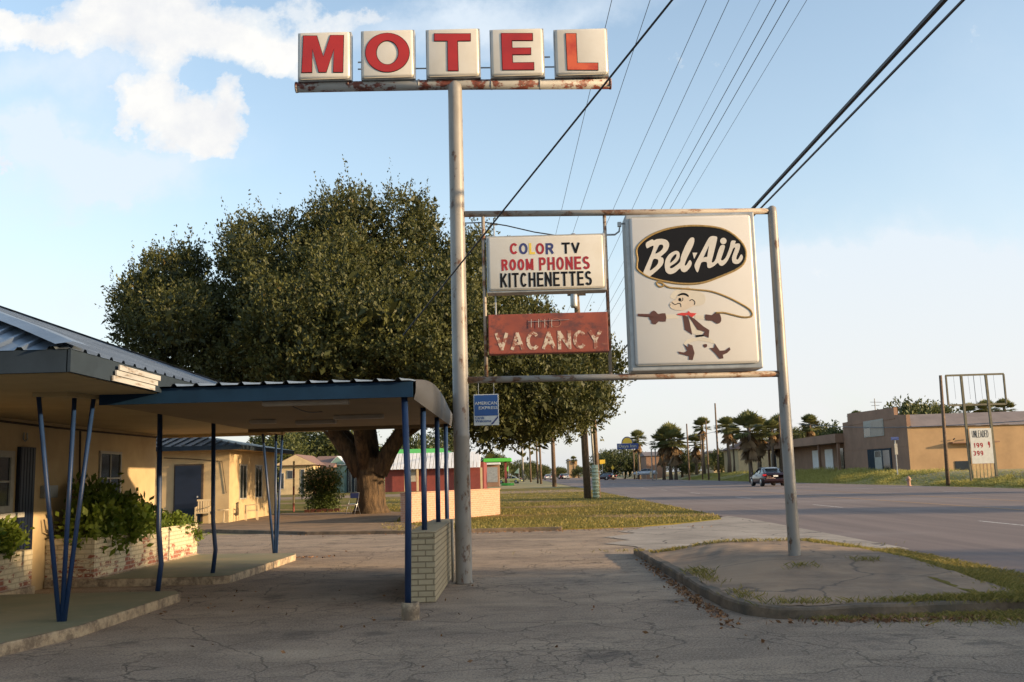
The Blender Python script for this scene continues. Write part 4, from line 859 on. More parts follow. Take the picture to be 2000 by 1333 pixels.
m = MB(); m.tube([(-14.6, 39.56, 2.7), (-13.4, 39.56, 2.62), (-12.2, 39.56, 2.5), (-12.0, 39.56, 1.2)], .015, 5); m.build('conduit', 'dark_wood', gb)
sp_ = thing('striped_post', 'thin red and white striped post at the corner of the guest block', 'post', (-11.5, 48.6, 0))
for k in range(6): MB().lathe([(.05, .1+.42*k), (.05, .1+.42*(k+1))], (-11.35, 48.6), 8, True).build('band', 'house_cream' if k % 2 else 'barn_red', sp_)

def armchair(x, y, rz, label):
    r_ = thing('garden_chair', label, 'chair', (x, y, .03), rz, 'pale garden chairs outside the guest block')
    m_ = MB().box(-.25, .25, -.24, .24, .40, .44); m_.build('seat', 'plastic_chair', r_, bevel=.01, rel=False)
    m_ = MB()
    for k in range(5): m_.box(-.22+k*.095, -.16+k*.095, .22, .25, .44, .92)
    m_.box(-.26, .26, .215, .255, .88, .95); m_.build('backrest', 'plastic_chair', r_, rel=False)
    for sx in (-.26, .26):
        MB().beam((sx, -.24, .63), (sx, .25, .66), .05, .03).build('armrest', 'plastic_chair', r_, rel=False)
        for sy in (-.22, .24): MB().beam((sx*1.05, sy, 0), (sx, sy, .63), .04, .04).build('leg', 'plastic_chair', r_, rel=False)
armchair(-12.75, 38.95, .2, 'cream garden chair beside the navy door of the guest block')
armchair(-11.2, 40.4, -1.2, 'cream garden chair by the corner of the guest block')
tb = thing('side_table', 'small pale round table between the two cream garden chairs', 'table', (-11.95, 39.1, .03))
MB().lathe([(.26, .50), (.26, .53)], (0, 0), 14).build('tabletop', 'plastic_chair', tb, rel=False)
MB().lathe([(.16, 0), (.03, .04), (.025, .50)], (0, 0), 8).build('stand', 'plastic_chair', tb, rel=False)
fc = thing('folding_chair', 'metal folding chair with blue back leaning by the oak trunk', 'chair', (-7.5, 43.5, .05), -.35)
m = MB()
for sx in (-.22, .22): m.tube([(sx, -.25, 0), (sx, .02, .5), (sx, .2, .98)], .016, 6); m.tube([(sx*1.05, .28, 0), (sx*1.05, .05, .42), (sx, -.18, .48)], .016, 6)
m.tube([(-.22, .2, .98), (.22, .2, .98)], .016, 6); m.tube([(-.22, .2, .2), (.22, .2, .2)], .012, 6); m.build('frame', 'rim', fc, True, rel=False)
MB().box(-.20, .20, -.2, .18, .46, .49).build('seat', 'rim', fc, bevel=.01, rel=False); MB().box(-.215, .215, .16, .19, .74, .96).build('backrest', 'sign_blue', fc, bevel=.01, rel=False)

# ------------------------------------------------------------------ the live oak
OY = 45.0
def W(px, py, dy=0): return A(px, py, OY+dy)
oak = thing('live_oak', 'huge spreading live oak with a thick forked trunk behind the carport', 'tree', (-6.95, OY, 0))
prof = [(205, 650), (215, 590), (250, 545), (285, 505), (345, 492), (372, 468), (392, 510), (415, 590), (428, 560), (430, 470), (452, 428), (500, 424), (545, 416), (575, 432), (592, 470), (604, 410), (640, 378), (695, 366), (728, 385), (742, 425), (758, 380), (790, 362), (830, 368), (846, 420), (862, 490), (884, 450), (930, 440), (962, 455), (975, 510), (1010, 575), (1055, 590), (1085, 630), (1120, 640), (1175, 665), (1222, 700), (1232, 770), (1212, 825), (1150, 862), (1090, 876), (1030, 888), (930, 892), (860, 868), (800, 850), (700, 858), (600, 848), (520, 846), (430, 800), (330, 745), (260, 710)]
g = np.random.default_rng(11); lobes = []; tries = 0
pa = np.array([(712+(x-712)*.975, 640+(y-640)*.965) for x, y in prof], float); seg0 = pa; seg1 = np.roll(pa, -1, 0); pw = [tuple(q) for q in pa]
def edge_d(x, z):
    d = seg1-seg0; t_ = np.clip(((x-seg0[:, 0])*d[:, 0]+(z-seg0[:, 1])*d[:, 1])/(d**2).sum(1), 0, 1); p = seg0+d*t_[:, None]
    return np.sqrt((x-p[:, 0])**2+(z-p[:, 1])**2).min()
while len(lobes) < 430 and tries < 80000:
    tries += 1; x = g.uniform(pa[:, 0].min(), pa[:, 0].max()); z = g.uniform(pa[:, 1].min(), pa[:, 1].max())
    if not inpoly(np.array([x]), np.array([z]), pw)[0]: continue
    e = edge_d(x, z)/41.5; r_ = g.uniform(.7, 1.5)
    if e < r_*.8:
        r_ = e/.8
        if r_ < .32: continue
    if fractal(np.array(x/60.), np.array(z/60.), 1.0, 9) < -1.9: continue
    th = min(11, .6+3.3*e); dy = g.uniform(-th, th*.7)
    P_ = A(x, z, OY+dy)
    if P_.z < 2.0 or (math.hypot(P_.x+6.95, dy) < 4.5 and P_.z < 5.0): continue
    if any((P_.x-l[0])**2+(P_.y-l[1])**2+(P_.z-l[2])**2 < (.64*(r_+l[3]))**2 for l in lobes): continue
    lobes.append((P_.x, P_.y, P_.z, r_))
V_, F_, rr = sprays(lobes, 25000, 15, .8, .15, 1.0, 31, flat=.85, shell=.68)
V3, F3, r3 = sprays(lobes, 1500, 24, 1.7, .13, 2.0, 35, flat=.85, shell=.8); V_, F_, rr = np.concatenate([V_, V3]), np.concatenate([F_, F3+len(V_)]), np.concatenate([rr, r3])
V2, F2, r2 = sprays([(a, b, c, d*.75) for a, b, c, d in lobes if d > .6], 3600, 8, .5, .40, .4, 32, flat=.85, shell=.2)  # big inner leaves, toned darker, added to block light and darken the crown
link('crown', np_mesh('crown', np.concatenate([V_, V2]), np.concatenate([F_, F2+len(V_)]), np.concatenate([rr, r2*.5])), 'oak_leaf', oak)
m = MB(); TX = -6.95
fl = [(.92, -.05), (.80, .12), (.70, .4), (.64, .9), (.62, 1.6), (.66, 2.2), (.72, 2.6)]
vs = []; nn = 26
for i, (r_, z) in enumerate(fl):
    for k in range(nn):
        a = 2*math.pi*k/nn; rr_ = r_*(1+.06*math.sin(3*a+z)+.05*math.sin(7*a+2*z)+(.10*math.sin(5*a+1) if i < 2 else 0)); vs.append((TX+rr_*math.cos(a)*1.0, OY+rr_*math.sin(a)*.9, z))
m.add(vs, [(i*nn+k, i*nn+(k+1) % nn, (i+1)*nn+(k+1) % nn, (i+1)*nn+k) for i in range(len(fl)-1) for k in range(nn)])
limbs = [([(-.35, 0, 1.9), (-.95, -.1, 2.9), (-1.7, -.3, 3.9), (-3.2, -.6, 5.4), (-5.5, -1, 7.0), (-8, -1.5, 8)], [.48, .42, .34, .26, .16, .06]),
         ([(0, .3, 1.9), (-.1, .5, 3.2), (-.3, .7, 5.0), (.3, .9, 8), (.6, 1, 11), (1, 1, 13)], [.50, .44, .36, .26, .16, .05]),
         ([(.4, -.1, 1.9), (.95, -.2, 2.9), (1.7, -.4, 4.0), (2.6, -.6, 5.6), (4.2, -.8, 8), (5.5, -1, 10.5)], [.46, .40, .32, .24, .15, .05]),
         ([(.3, .2, 2.2), (1.1, .4, 3.4), (2.6, .8, 4.4), (5.0, 1.0, 5.2), (8, 1, 6), (10.5, .5, 6.2)], [.34, .30, .24, .18, .12, .04]),
         ([(-.2, -.3, 2.2), (-.3, -1.0, 3.6), (-.4, -2.2, 5.2), (-.6, -3.6, 7.6), (-1, -4, 9.5)], [.32, .28, .20, .13, .05]),
         ([(-.3, .3, 2.2), (-1.2, 1.2, 3.6), (-3.2, 2.2, 5.2), (-6, 3, 6.4), (-9, 3, 7)], [.32, .28, .20, .13, .05])]
for pts, rs in limbs: m.tube([(TX+a, OY+b, c) for a, b, c in pts], rs, 12)
g_ = random.Random(5)
for l in g_.sample(lobes, 60):
    b = min((p for pts, rs in limbs for p in pts[2:]), key=lambda p: (p[0]+TX-l[0])**2+(p[1]+OY-l[1])**2+(p[2]-l[2])**2)
    p0 = Vector((TX+b[0], OY+b[1], b[2])); p1 = Vector(l[:3]); m.tube([p0, (p0+p1)/2+Vector((0, 0, -.25)), p1], [.09, .06, .02], 6)
m.build('trunk', 'bark', oak, True)
# ring of brick and the shrub
sb = thing('flowering_shrub', 'dense rounded shrub with pale blossom on top beside the oak', 'shrub', (-10.3, 50.2, 0))
lb_ = []
g = np.random.default_rng(12)
for _ in range(60):
    z = g.uniform(.3, 1.95); rmax = 1.02*math.sin(min(1, (z+.2)/2.2)*math.pi*.66+.45)+.1; a = g.uniform(0, 6.28); q = rmax*g.uniform(.2, .8); lb_.append((-10.3+q*math.cos(a), 50.2+q*math.sin(a), z, g.uniform(.28, .45)))
V_, F_, rr = sprays(lb_, 1500, 9, .3, .11, .3, 33, shell=.4); link('foliage', np_mesh('foliage', V_, F_, rr*.84), 'bush_leaf', sb)
top = [l for l in lb_ if l[2] > 1.3]; V_, F_, rr = sprays(top, 150, 6, .2, .12, .2, 34, shell=.9); link('blossom', np_mesh('blossom', V_, F_, .9+.1*rr), 'bush_leaf', sb)
for k in range(6): MB().tube([(-10.3+.1*math.cos(k), 50.2+.1*math.sin(k), 0), (-10.3+.5*math.cos(k), 50.2+.5*math.sin(k), 1.4)], [.03, .015], 5).build('stem', 'wood_pole', sb)
be = thing('brick_edging', 'low ring of loose dark bricks at the foot of the shrub', 'bricks', (-10.3, 49.2, 0))
for k in range(6): MB().box(-10.9+.30*k, -10.64+.30*k, 49.0+.03*(k % 2), 49.12+.03*(k % 2), .03, .17+.03*(k % 2)).build('brick', 'leather', be, bevel=.01)

# oblique brick wall on the lawn
bw_ = thing('brick_wall', 'low pink brick wall standing obliquely on the lawn behind the tall pole', 'wall', (-2.4, 37.3, 0), math.atan2(5.3, 3.1))
ln = math.hypot(3.05, 5.4)
MB().box(-ln/2, ln/2, -.02, .38, 0, 1.06).build('brickwork', 'brick_pink', bw_, bevel=.01, rel=False)
MB().box(-ln/2-.03, ln/2+.03, -.04, .40, 1.062, 1.11).build('coping', 'brick_pink', bw_, bevel=.01, rel=False)

# ------------------------------------------------------------------ utility poles and wires
def upole(x, y, top, r_, label, lean=(0, 0), arms=(), extra=None, name='utility_pole', mat='wood_pole'):
    t_ = thing(name, label, 'utility pole', (x, y, 0), 0, 'utility poles along the street')
    MB().tube([(x, y, -.1), (x+lean[0]*.5, y+lean[1]*.5, top*.5), (x+lean[0], y+lean[1], top)], [r_, r_*.85, r_*.68], 10).build('pole', mat, t_, True)
    for z, w in arms:
        f = z/top; MB().box(x+lean[0]*f-w/2, x+lean[0]*f+w/2, y-.22, y-.10, z, z+.13).build('crossarm', 'dark_wood', t_)
    return t_
up = upole(4.35, 62, 17.4, .24, 'big dark timber utility pole at the edge of the lawn with a pale conduit', (-.35, 0), ((16.6, 3.2), (13.2, 1.2)))
m = MB(); m.tube([(4.80, 61.7, 2.0), (4.68, 61.7, 5.5), (4.62, 61.72, 8)], .07, 8); m.build('conduit', 'white_trim', up, True)
m = MB(); m.lathe([(.20, 0), (.20, 2.15)], (4.85, 61.6), 14)
for k in range(9): m.lathe([(.215, .12+.22*k), (.235, .17+.22*k), (.215, .22+.22*k)], (4.85, 61.6), 14)
m.build('guard_sleeve', 'guard_green', up, True)
m = MB(); m.lathe([(.2, 0), (.24, .1), (.24, .8), (.2, .9)], (0, 0), 12); o_ = m.build('transformer', 'box_metal', up, True, rel=False); o_.location = (-.45, -.2, 12.4)
upole(5.15, 63.5, 12, .16, 'lighter brown pole standing just behind the big dark timber pole', (-.2, 0))
G_ = lambda px, py: G(px, py)
specs = [((1083, 951), 14.0, .30, 'stout brown pole at the roadside with sunlit right side'), ((1057, 945.5), 11.5, .22, 'dark timber pole farther along the kerb left of the stout one'), ((1050.5, 944.5), 12.5, .20, 'thin dark pole at the far end of the lawn'), ((1037, 942), 12, .22, 'grey pole behind the far dark poles'), ((1022, 941), 12.5, .30, 'pale concrete pole near the yellow car')]
for (q, top, r_, lb2) in specs:
    p = G(*q); upole(p.x, p.y, top, r_, lb2, (-.1, 0), ((top-1, 2.0),), mat='pole_paint' if 'pale' in lb2 else 'wood_pole')
acr = [(1403, 906, 788, 150, .17, 'tall slim dark pole across the road with a small lamp arm'), (1346, 925, 828, 170, .17, 'shorter leaning pole across the road with a street lamp'), (1384, 927, 822, 165, .16, 'pale thin pole across the road beside a tall palm'), (1372, 925, 848, 172, .13, 'thin pole behind the tall palm across the road'), (1528, 915, 812, 120, .14, 'thin pole in front of the hipped roof house'), (1239, 925, 876, 230, .2, 'pale pole under the motel chain sign far off'),
       (952, 936, 880, 330, .25, 'distant pole above the green canopy left of the road'), (930, 936, 884, 345, .22, 'distant pole at the left end of the street')]
for px, pb_, pt, Y_, r_, lb2 in acr:
    b, t2 = A(px, pb_, Y_), A(px-(2 if px > 1100 else 0), pt, Y_); upole(b.x, Y_, t2.z, r_, lb2, (0, 0), ((t2.z-.8, 1.2),) if px < 1300 else ())
def wire(name, q1, q2, Hh, r_, mat, label, grp, Yf=62, sagm=.0, nearpy=-140):
    (x1, y1), (x2, y2) = q1, q2; sl_ = (x2-x1)/(y2-y1)
    def at_h(Yt=None):
        lo = None
    # far end: point on the image line whose height at distance Yf is Hh
    best = min((abs(A(x1+sl_*(y-y1), y, Yf).z-Hh), y) for y in np.arange(-400, 930, 1.0)); pf = A(x1+sl_*(best[1]-y1), best[1], Yf)
    d = ray(x1+sl_*(nearpy-y1), nearpy); t_ = (Hh-H)/d.z; pn = Vector((d.x*t_, d.y*t_, Hh))
    ext = (pn-pf).normalized()*25; far = (pf-pn).normalized()*70
    L_ = []
    for i in range(13):
        u_ = i/12; p = pn+ext+(pf+far-pn-ext)*u_; L_.append(p)
    o = MB().tube(L_, r_, 5).build(name, mat); tag(o, label, 'cable', grp); return o
GW = 'thin power lines running along the street'
for i, (q1, q2, hh2, lb2, r_) in enumerate([((1576, 0), (1333, 406), 15, 'faint rightmost of the thin wires fanning up over the logo box', .008), ((1542, 0), (1310, 406), 15, 'dark second thin wire from the right over the logo box', .013), ((1516, 0), (1293, 406), 15, 'dark third thin wire from the right over the logo box', .013), ((1485, 0), (1273, 406), 15, 'faint fourth wire from the right over the top rail', .007),
        ((1424, 0), (1236, 406), 16, 'thin wire crossing the sky just left of the logo box', .011), ((1380, 0), (1199, 406), 16, 'thin wire crossing the top rail above the info panels', .011), ((1270, 0), (1120, 452), 17.2, 'thin wire rising past the right side of the letter L box', .012), ((1195, 0), (1085, 460), 17.2, 'thin wire passing behind the letter L box', .012)]):
    wire('power_line', q1, q2, hh2, r_, 'cable', lb2, GW)
wire('thick_cable', (1845, 0), (1472, 406), 7.4, .040, 'cable', 'thickest black cable bundle sweeping to the top right corner', 'heavy cables over the right of the sign')
wire('thick_cable', (1882, 0), (1487, 406), 7.2, .021, 'cable', 'black cable right of the thickest bundle at top right', 'heavy cables over the right of the sign')
a_, b_ = A(1390, -96, 8.2), A(880, 540, 13.6); c_ = b_+(b_-a_)*.32
o_ = MB().tube([a_+(a_-b_)*.6, a_, (a_+b_)/2, b_, c_], .012, 6).build('service_cable', 'cable'); tag(o_, 'black service cable slanting down left in front of the tall pole', 'cable')
for (px1, py1, px2, py2, Y_, lb2) in ((1560, 829, 2010, 822, 75, 'dark cable crossing behind the empty sign frame'), (1225, 868, 1400, 843, 160, 'slack wire between poles above the far palms')):
    p1, p2 = A(px1, py1, Y_+60 if px1 < 1600 else Y_), A(px2, py2, Y_)
    o_ = MB().tube([p1+(p2-p1)*(i/8)-Vector((0, 0, .5*math.sin(math.pi*i/8))) for i in range(9)], .035, 5).build('far_cable', 'cable_thin'); tag(o_, lb2, 'cable')

# ------------------------------------------------------------------ cars
def car(name, label, loc, rz, paint, sc_=1.0, lights='tail', grp=None, style='sedan'):
    r_ = thing(name, label, 'car', loc, rz, grp); r_.scale = (sc_, sc_, sc_)
    # stations along y (front +): y, half width at sill, half width at belt, sill z, belt z
    if style == 'beetle': st = [(-2.05, .55, .50, .40, .62), (-1.85, .74, .66, .28, .80), (-1.3, .85, .78, .22, .93), (-.5, .86, .80, .22, .92), (.4, .86, .80, .22, .92), (1.2, .85, .76, .22, .88), (1.75, .74, .64, .28, .74), (2.03, .55, .48, .40, .58)]; gh = [(-1.55, .55, .90), (-1.1, .62, 1.22), (-.5, .60, 1.42), (.1, .58, 1.46), (.7, .60, 1.28), (1.15, .64, .92)]
    else: st = [(-2.38, .70, .64, .42, .86), (-2.25, .84, .76, .26, 1.00), (-1.5, .90, .84, .22, 1.02), (-.5, .90, .85, .22, .97), (.6, .90, .85, .22, .95), (1.3, .89, .82, .22, .90), (2.1, .84, .72, .26, .78), (2.36, .68, .58, .38, .66)]; gh = [(-1.9, .70, 1.01), (-1.25, .64, 1.34), (-.6, .60, 1.44), (.1, .60, 1.44), (.7, .64, 1.25), (1.25, .72, .94)]
    m_ = MB(); vs_ = []
    for y, ws_, wb, zs, zb in st:
        zm = (zs+zb)/2; vs_ += [(-ws_*.9, y, zs), (-ws_, y, zs+.12), (-ws_*1.02, y, zm), (-wb, y, zb-.04), (-wb*.85, y, zb), (0, y, zb+.03), (wb*.85, y, zb), (wb, y, zb-.04), (ws_*1.02, y, zm), (ws_, y, zs+.12), (ws_*.9, y, zs)]
    k_ = 11; m_.add(vs_, [(i*k_+j, i*k_+(j+1) % k_, (i+1)*k_+(j+1) % k_, (i+1)*k_+j) for i in range(len(st)-1) for j in range(k_)]+[tuple(range(k_)), tuple(range(len(vs_)-k_, len(vs_)))[::-1]])
    body = m_.build('body', paint, r_, True, rel=False)
    m_ = MB(); vs_ = []
    for y, w, z in gh: vs_ += [(-w-.13, y, .88), (-w, y, z-.05), (-w*.75, y, z), (w*.75, y, z), (w, y, z-.05), (w+.13, y, .88)]
    m_.add(vs_, [(i*6+j, i*6+j+1, (i+1)*6+j+1, (i+1)*6+j) for i in range(len(gh)-1) for j in range(5)]+[(0, 1, 2, 3, 4, 5), tuple(range(len(vs_)-6, len(vs_)))[::-1]]); m_.build('glasshouse', 'glass', r_, True, rel=False)
    m_ = MB(); m_.add([(s_*w*.77, y, z+.012) for y, w, z in gh[1:5] for s_ in (-1, 1)], [(2*i, 2*i+1, 2*i+3, 2*i+2) for i in range(3)])
    for s_ in (-1, 1): m_.tube([(s_*(w+.012), y, z-.045) for y, w, z in gh], .022, 5); m_.tube([(s_*.73, -.45, .9), (s_*.61, -.5, 1.38)], .03, 5)
    m_.build('roof', paint, r_, True, rel=False)
    for sx in (-1, 1):
        for yy2 in (-1.40, 1.42):
            w_m = MB(); cy_, cz_, R_ = yy2, .33, .33
            def disk(mb, xs_, rs_):
                n_ = 18; vs2 = [(sx*x2, cy_+r2*math.cos(2*math.pi*q/n_), cz_+r2*math.sin(2*math.pi*q/n_)) for x2, r2 in zip(xs_, rs_) for q in range(n_)]
                mb.add(vs2, [(i*n_+q, i*n_+(q+1) % n_, (i+1)*n_+(q+1) % n_, (i+1)*n_+q) for i in range(len(xs_)-1) for q in range(n_)]+[tuple(range((len(xs_)-1)*n_, len(xs_)*n_))])
            disk(w_m, [.66, .88, .92, .925, .90], [.30, .33, .31, .24, .22]); wo = w_m.build('wheel', 'tyre', r_, True, rel=False)
            rm = MB(); disk(rm, [.905, .93, .915], [.22, .20, .05]); rm.build('rim', 'rim', wo, True, rel=False)
        MB().box(sx*.80-.16, sx*.80+.12 if sx < 0 else sx*.80+.12, -2.36, -2.15, .78, .93).build('tail_light', 'tail', r_, bevel=.02, rel=False)
        MB().box(sx*.70-.12, sx*.70+.12, 2.12, 2.30, .58, .70).build('headlight', 'rim', r_, bevel=.02, rel=False)
        MB().box(sx*.98-.08, sx*.98+.06, .70, .86, .92, 1.04).build('mirror', paint, r_, bevel=.02, rel=False)
    MB().box(-.86, .86, -2.44, -2.30, .38, .58).build('bumper', paint, r_, bevel=.04, rel=False)
    MB().box(-.18, .18, -2.425, -2.385, .72, .84).build('number_plate', 'plate', r_, rel=False)
    return r_
p = G(1500, 946.5); car('sedan_car', 'dark maroon sedan driving away across the road left of the right sign post', (p.x*.90, p.y*.90, .006), 0, 'car_paint', 1.22)
p = G(995, 945); car('compact_car', 'pale yellow rounded compact car parked by the green canopy', (p.x, p.y, .02), R(80), 'yellow_car', 1.12, style='beetle')
p = G(985, 941); car('parked_car', 'silver car half hidden behind the pale yellow car', (p.x-3, p.y+8, .02), R(85), 'silver_car', 1.1)
for (px, py, lb2, pt_) in ((1104, 930, 'small silver car far down the road', 'silver_car'), (1098, 930.5, 'small dark car beside the silver one far down the road', 'car_paint'), (1070, 931, 'pale grey car far off at the left side of the road', 'silver_car')):
    Y_ = 330; x_ = A(px, py, Y_).x; car('distant_car', lb2, (x_, Y_, .0), R(4), pt_, 1.25, grp='cars far down the road')
p = A(1260, 927, 215); car('parked_car', 'white car parked under the far trees right of the chain sign', (p.x, 215, .8), R(80), 'silver_car', 1.1)
p = A(1184, 933, 230); car('parked_car', 'dark car at the roadside below the yellow signs', (p.x, 230, .0), R(30), 'car_paint', 1.2)

# ------------------------------------------------------------------ left background buildings
def gable(name, label, x0, x1, y0, y1, h_, rise, wall, roof, over=.35, ridge='x', feats=()):
    r_ = thing(name, label, 'building', ((x0+x1)/2, y0, 0)); MB().box(x0, x1, y0, y1, 0, h_).build('wall', wall, r_)
    m_ = MB(); a0, a1, b0, b1 = x0-over, x1+over, y0-over, y1+over
    if ridge == 'x': ym = (b0+b1)/2; vs_ = [(a0, b0, h_-.05), (a1, b0, h_-.05), (a1, b1, h_-.05), (a0, b1, h_-.05), (a0, ym, h_+rise), (a1, ym, h_+rise)]; fs_ = [(0, 1, 5, 4), (2, 3, 4, 5), (1, 2, 5), (3, 0, 4)]
    elif ridge == 'y': xm = (a0+a1)/2; vs_ = [(a0, b0, h_-.05), (a1, b0, h_-.05), (a1, b1, h_-.05), (a0, b1, h_-.05), (xm, b0, h_+rise), (xm, b1, h_+rise)]; fs_ = [(0, 1, 4), (1, 2, 5, 4), (2, 3, 5), (3, 0, 4, 5)]
    else: ym = (b0+b1)/2; q_ = min((b1-b0)/2, (a1-a0)/2-.5); vs_ = [(a0, b0, h_-.05), (a1, b0, h_-.05), (a1, b1, h_-.05), (a0, b1, h_-.05), (a0+q_, ym, h_+rise), (a1-q_, ym, h_+rise)]; fs_ = [(0, 1, 5, 4), (2, 3, 4, 5), (1, 2, 5), (3, 0, 4)]
    m_.add(vs_, fs_+[(0, 3, 2, 1)]); m_.build('roof', roof, r_)
    if ridge == 'y': MB().add([(a0+.1, b0-.01, h_), (a1-.1, b0-.01, h_), ((a0+a1)/2, b0-.01, h_+rise-.08)], [(0, 1, 2)]).build('gable_end', wall, r_)
    for (nm, fx0, fx1, fz0, fz1, mt) in feats:
        f_ = MB().box(fx0-.08, fx1+.08, y0-.06, y0-.0, fz0-.08, fz1+.08).build(nm, 'white_trim', r_); MB().box(fx0, fx1, y0-.08, y0-.055, fz0, fz1).build('pane' if nm == 'window' else 'leaf', mt, f_)
    return r_
q = lambda px, py, Y_: A(px, py, Y_)
HY = 118
gable('cottage', 'small cream cottage with brown shingle roof left of the shrub', q(545, 960, HY).x, q(612, 960, HY).x, HY, HY+9, 3.6, 1.3, 'house_cream', 'brown_shingle', .6, 'y',
      [('window', q(556, 0, HY).x, q(561, 0, HY).x, .8, 2.6, 'glass'), ('window', q(568, 0, HY).x, q(577, 0, HY).x, 2.0, 2.9, 'glass'), ('door', q(593, 0, HY).x, q(598, 0, HY).x, .1, 3.0, 'glass')])
gable('cottage_wing', 'brown roofed wing between the cream cottage and the shrub', q(613, 960, 122).x, q(645, 960, 122).x, 122, 132, 3.3, 1.5, 'brown_wall', 'brown_shingle', .5, 'x')
gable('shed', 'pale teal shed with white metal roof behind the shrub', q(648, 960, 124).x, q(672, 960, 124).x, 124, 134, 3.6, 1.1, 'teal', 'white_roof', .4, 'y')
gable('shed', 'dark grey shed between the teal shed and the oak trunk', q(674, 960, 126).x, q(703, 960, 126).x, 126, 136, 3.3, .8, 'fascia_grey', 'white_roof', .4, 'x', [('door', q(679, 0, 126).x, q(684, 0, 126).x, .1, 3.1, 'glass'), ('door', q(690, 0, 126).x, q(695, 0, 126).x, .1, 3.1, 'glass')])
BY = 120; bx0, bx1 = q(745, 0, BY).x, q(925, 0, BY).x
rb = thing('red_store', 'long low dark red store with white metal awning roof and bright green ridge', 'building', ((bx0+bx1)/2, BY, 0))
MB().box(bx0, bx1, BY, BY+12, 0, 3.4).build('wall', 'barn_red', rb)
m = MB(); n_ = int((bx1-bx0)/.45)
for i in range(n_): xx0 = bx0-.2+i*.45; m.add([(xx0, BY-1.3, 2.75), (xx0+.36, BY-1.3, 2.75), (xx0+.36, BY+1.6, 4.75), (xx0, BY+1.6, 4.75), (xx0+.40, BY-1.3, 2.66), (xx0+.40, BY+1.6, 4.66)], [(0, 1, 2, 3), (1, 4, 5, 2)])
m.build('awning_roof', 'white_roof', rb)
gx0, gx1 = q(712, 0, BY).x, q(868, 0, BY).x; MB().add([(gx0, BY+1.7, 4.7), (gx1, BY+1.7, 4.7), (gx1-1.5, BY+4, 5.35), (gx0+.5, BY+4, 5.35)], [(0, 1, 2, 3)]).build('ridge_roof', 'green_trim', rb)
MB().box(q(787, 0, BY).x, q(801, 0, BY).x, BY-.06, BY, 1.2, 3.2).build('door', 'white_trim', rb)
for px in (784, 806, 921): MB().box(q(px, 0, BY).x-.12, q(px, 0, BY).x+.12, BY-1.3, BY-1.1, 0, 2.7).build('post', 'house_cream', rb)
kt = thing('green_canopy', 'bright green flat canopy on a dark red post at the left side of the street', 'canopy', (q(950, 0, 165).x, 165, 0))
a0, a1 = q(925, 0, 165).x, q(976, 0, 165).x
MB().box(a0, a1, 163, 170, 4.0, 4.6).build('roof', 'green_trim', kt, bevel=.1); MB().box(q(965, 0, 165).x-.2, q(965, 0, 165).x+.2, 164, 164.4, 0, 4.0).build('post', 'barn_red', kt); MB().lathe([(1.1, 0), (1.1, .4)], (q(968, 0, 165).x, 164.2), 12).build('base', 'green_trim', kt)
ic = thing('ice_kiosk', 'small brown kiosk with dark window beside the green canopy', 'kiosk', (q(940, 0, 150).x, 150, 0))
MB().box(q(928, 0, 150).x, q(953, 0, 150).x, 150, 153, 0, 3.4).build('body', 'brown_wall', ic); MB().box(q(930, 0, 150).x, q(950, 0, 150).x, 149.93, 150, .7, 3.0).build('shutter', 'box_metal', ic); MB().box(q(926, 0, 150).x, q(955, 0, 150).x, 149.5, 153.5, 3.4, 3.7).build('roof', 'white_roof', ic)
for (px, pt, lb2) in ((994, 910, 'small green pennant flag near the yellow car'), (1014, 914, 'small pale teal pennant flag right of the green one')):
    Y_ = 190; b = q(px, 944, Y_); t2 = q(px, pt, Y_); f_ = thing('pennant', lb2, 'flag', (b.x, Y_, 0), 0, 'pennants by the yellow car')
    MB().tube([(b.x, Y_, 0), (b.x, Y_, t2.z)], .06, 6).build('mast', 'box_metal', f_); MB().add([(b.x, Y_-.05, t2.z), (b.x, Y_-.05, t2.z-1.1), (b.x-.9, Y_-.05, t2.z-1.0), (b.x, Y_+.0, t2.z), (b.x, Y_, t2.z-1.1), (b.x-.9, Y_, t2.z-1.0)], [(0, 1, 2), (3, 5, 4), (0, 2, 5, 3), (1, 4, 5, 2), (0, 3, 4, 1)]).build('cloth', 'green_trim' if 'green pennant' in lb2 and 'pale' not in lb2 else 'teal', f_)

# ------------------------------------------------------------------ across the road
tz = lambda x, y: float(terrain_z(np.array(x), np.array(y)))
tw = thing('stucco_storefront', 'old tan two storey stucco storefront with stepped parapet across the road', 'building', (40, 99, .9))
m = MB(); X0 = 40.0
def side(poly, x0, x1): 
    n = len(poly); vs_ = [(x0, y, z) for y, z in poly]+[(x1, y, z) for y, z in poly]; return MB().add(vs_, [tuple(range(n)), tuple(range(2*n-1, n-1, -1))]+[(i, i+n, (i+1) % n+n, (i+1) % n) for i in range(n)])
side([(99.0, .5), (118.5, .5), (118.5, 7.0), (116.6, 7.0), (116.6, 8.0), (102.1, 7.75), (102.1, 6.95), (99.0, 6.78)], X0, X0+.4).build('front_wall', 'brown_wall', tw)
MB().box(X0+.4, 60, 99.0, 118.4, .5, 5.5).build('side_wall', 'tan_wall', tw)
MB().box(X0+.003, X0+.38, 98.97, 99.0, .5, 5.6).build('corner_strip', 'tan_wall', tw)
m = MB(); m.add([(X0+.4, 98.7, 5.5), (60, 98.7, 5.5), (60, 101.5, 7.0), (X0+.4, 101.5, 6.9), (X0+.4, 118, 6.9), (60, 118, 7.0)], [(0, 1, 2, 3), (3, 2, 5, 4), (0, 3, 4)]); m.build('mansard_roof', 'grey_roof', tw)
MB().box(X0-.03, X0, 99, 118.5, 3.55, 3.65).build('string_course', 'brown_wall', tw); MB().box(X0-.05, X0, 102, 116.6, 6.55, 6.65).build('string_course', 'brown_wall', tw)
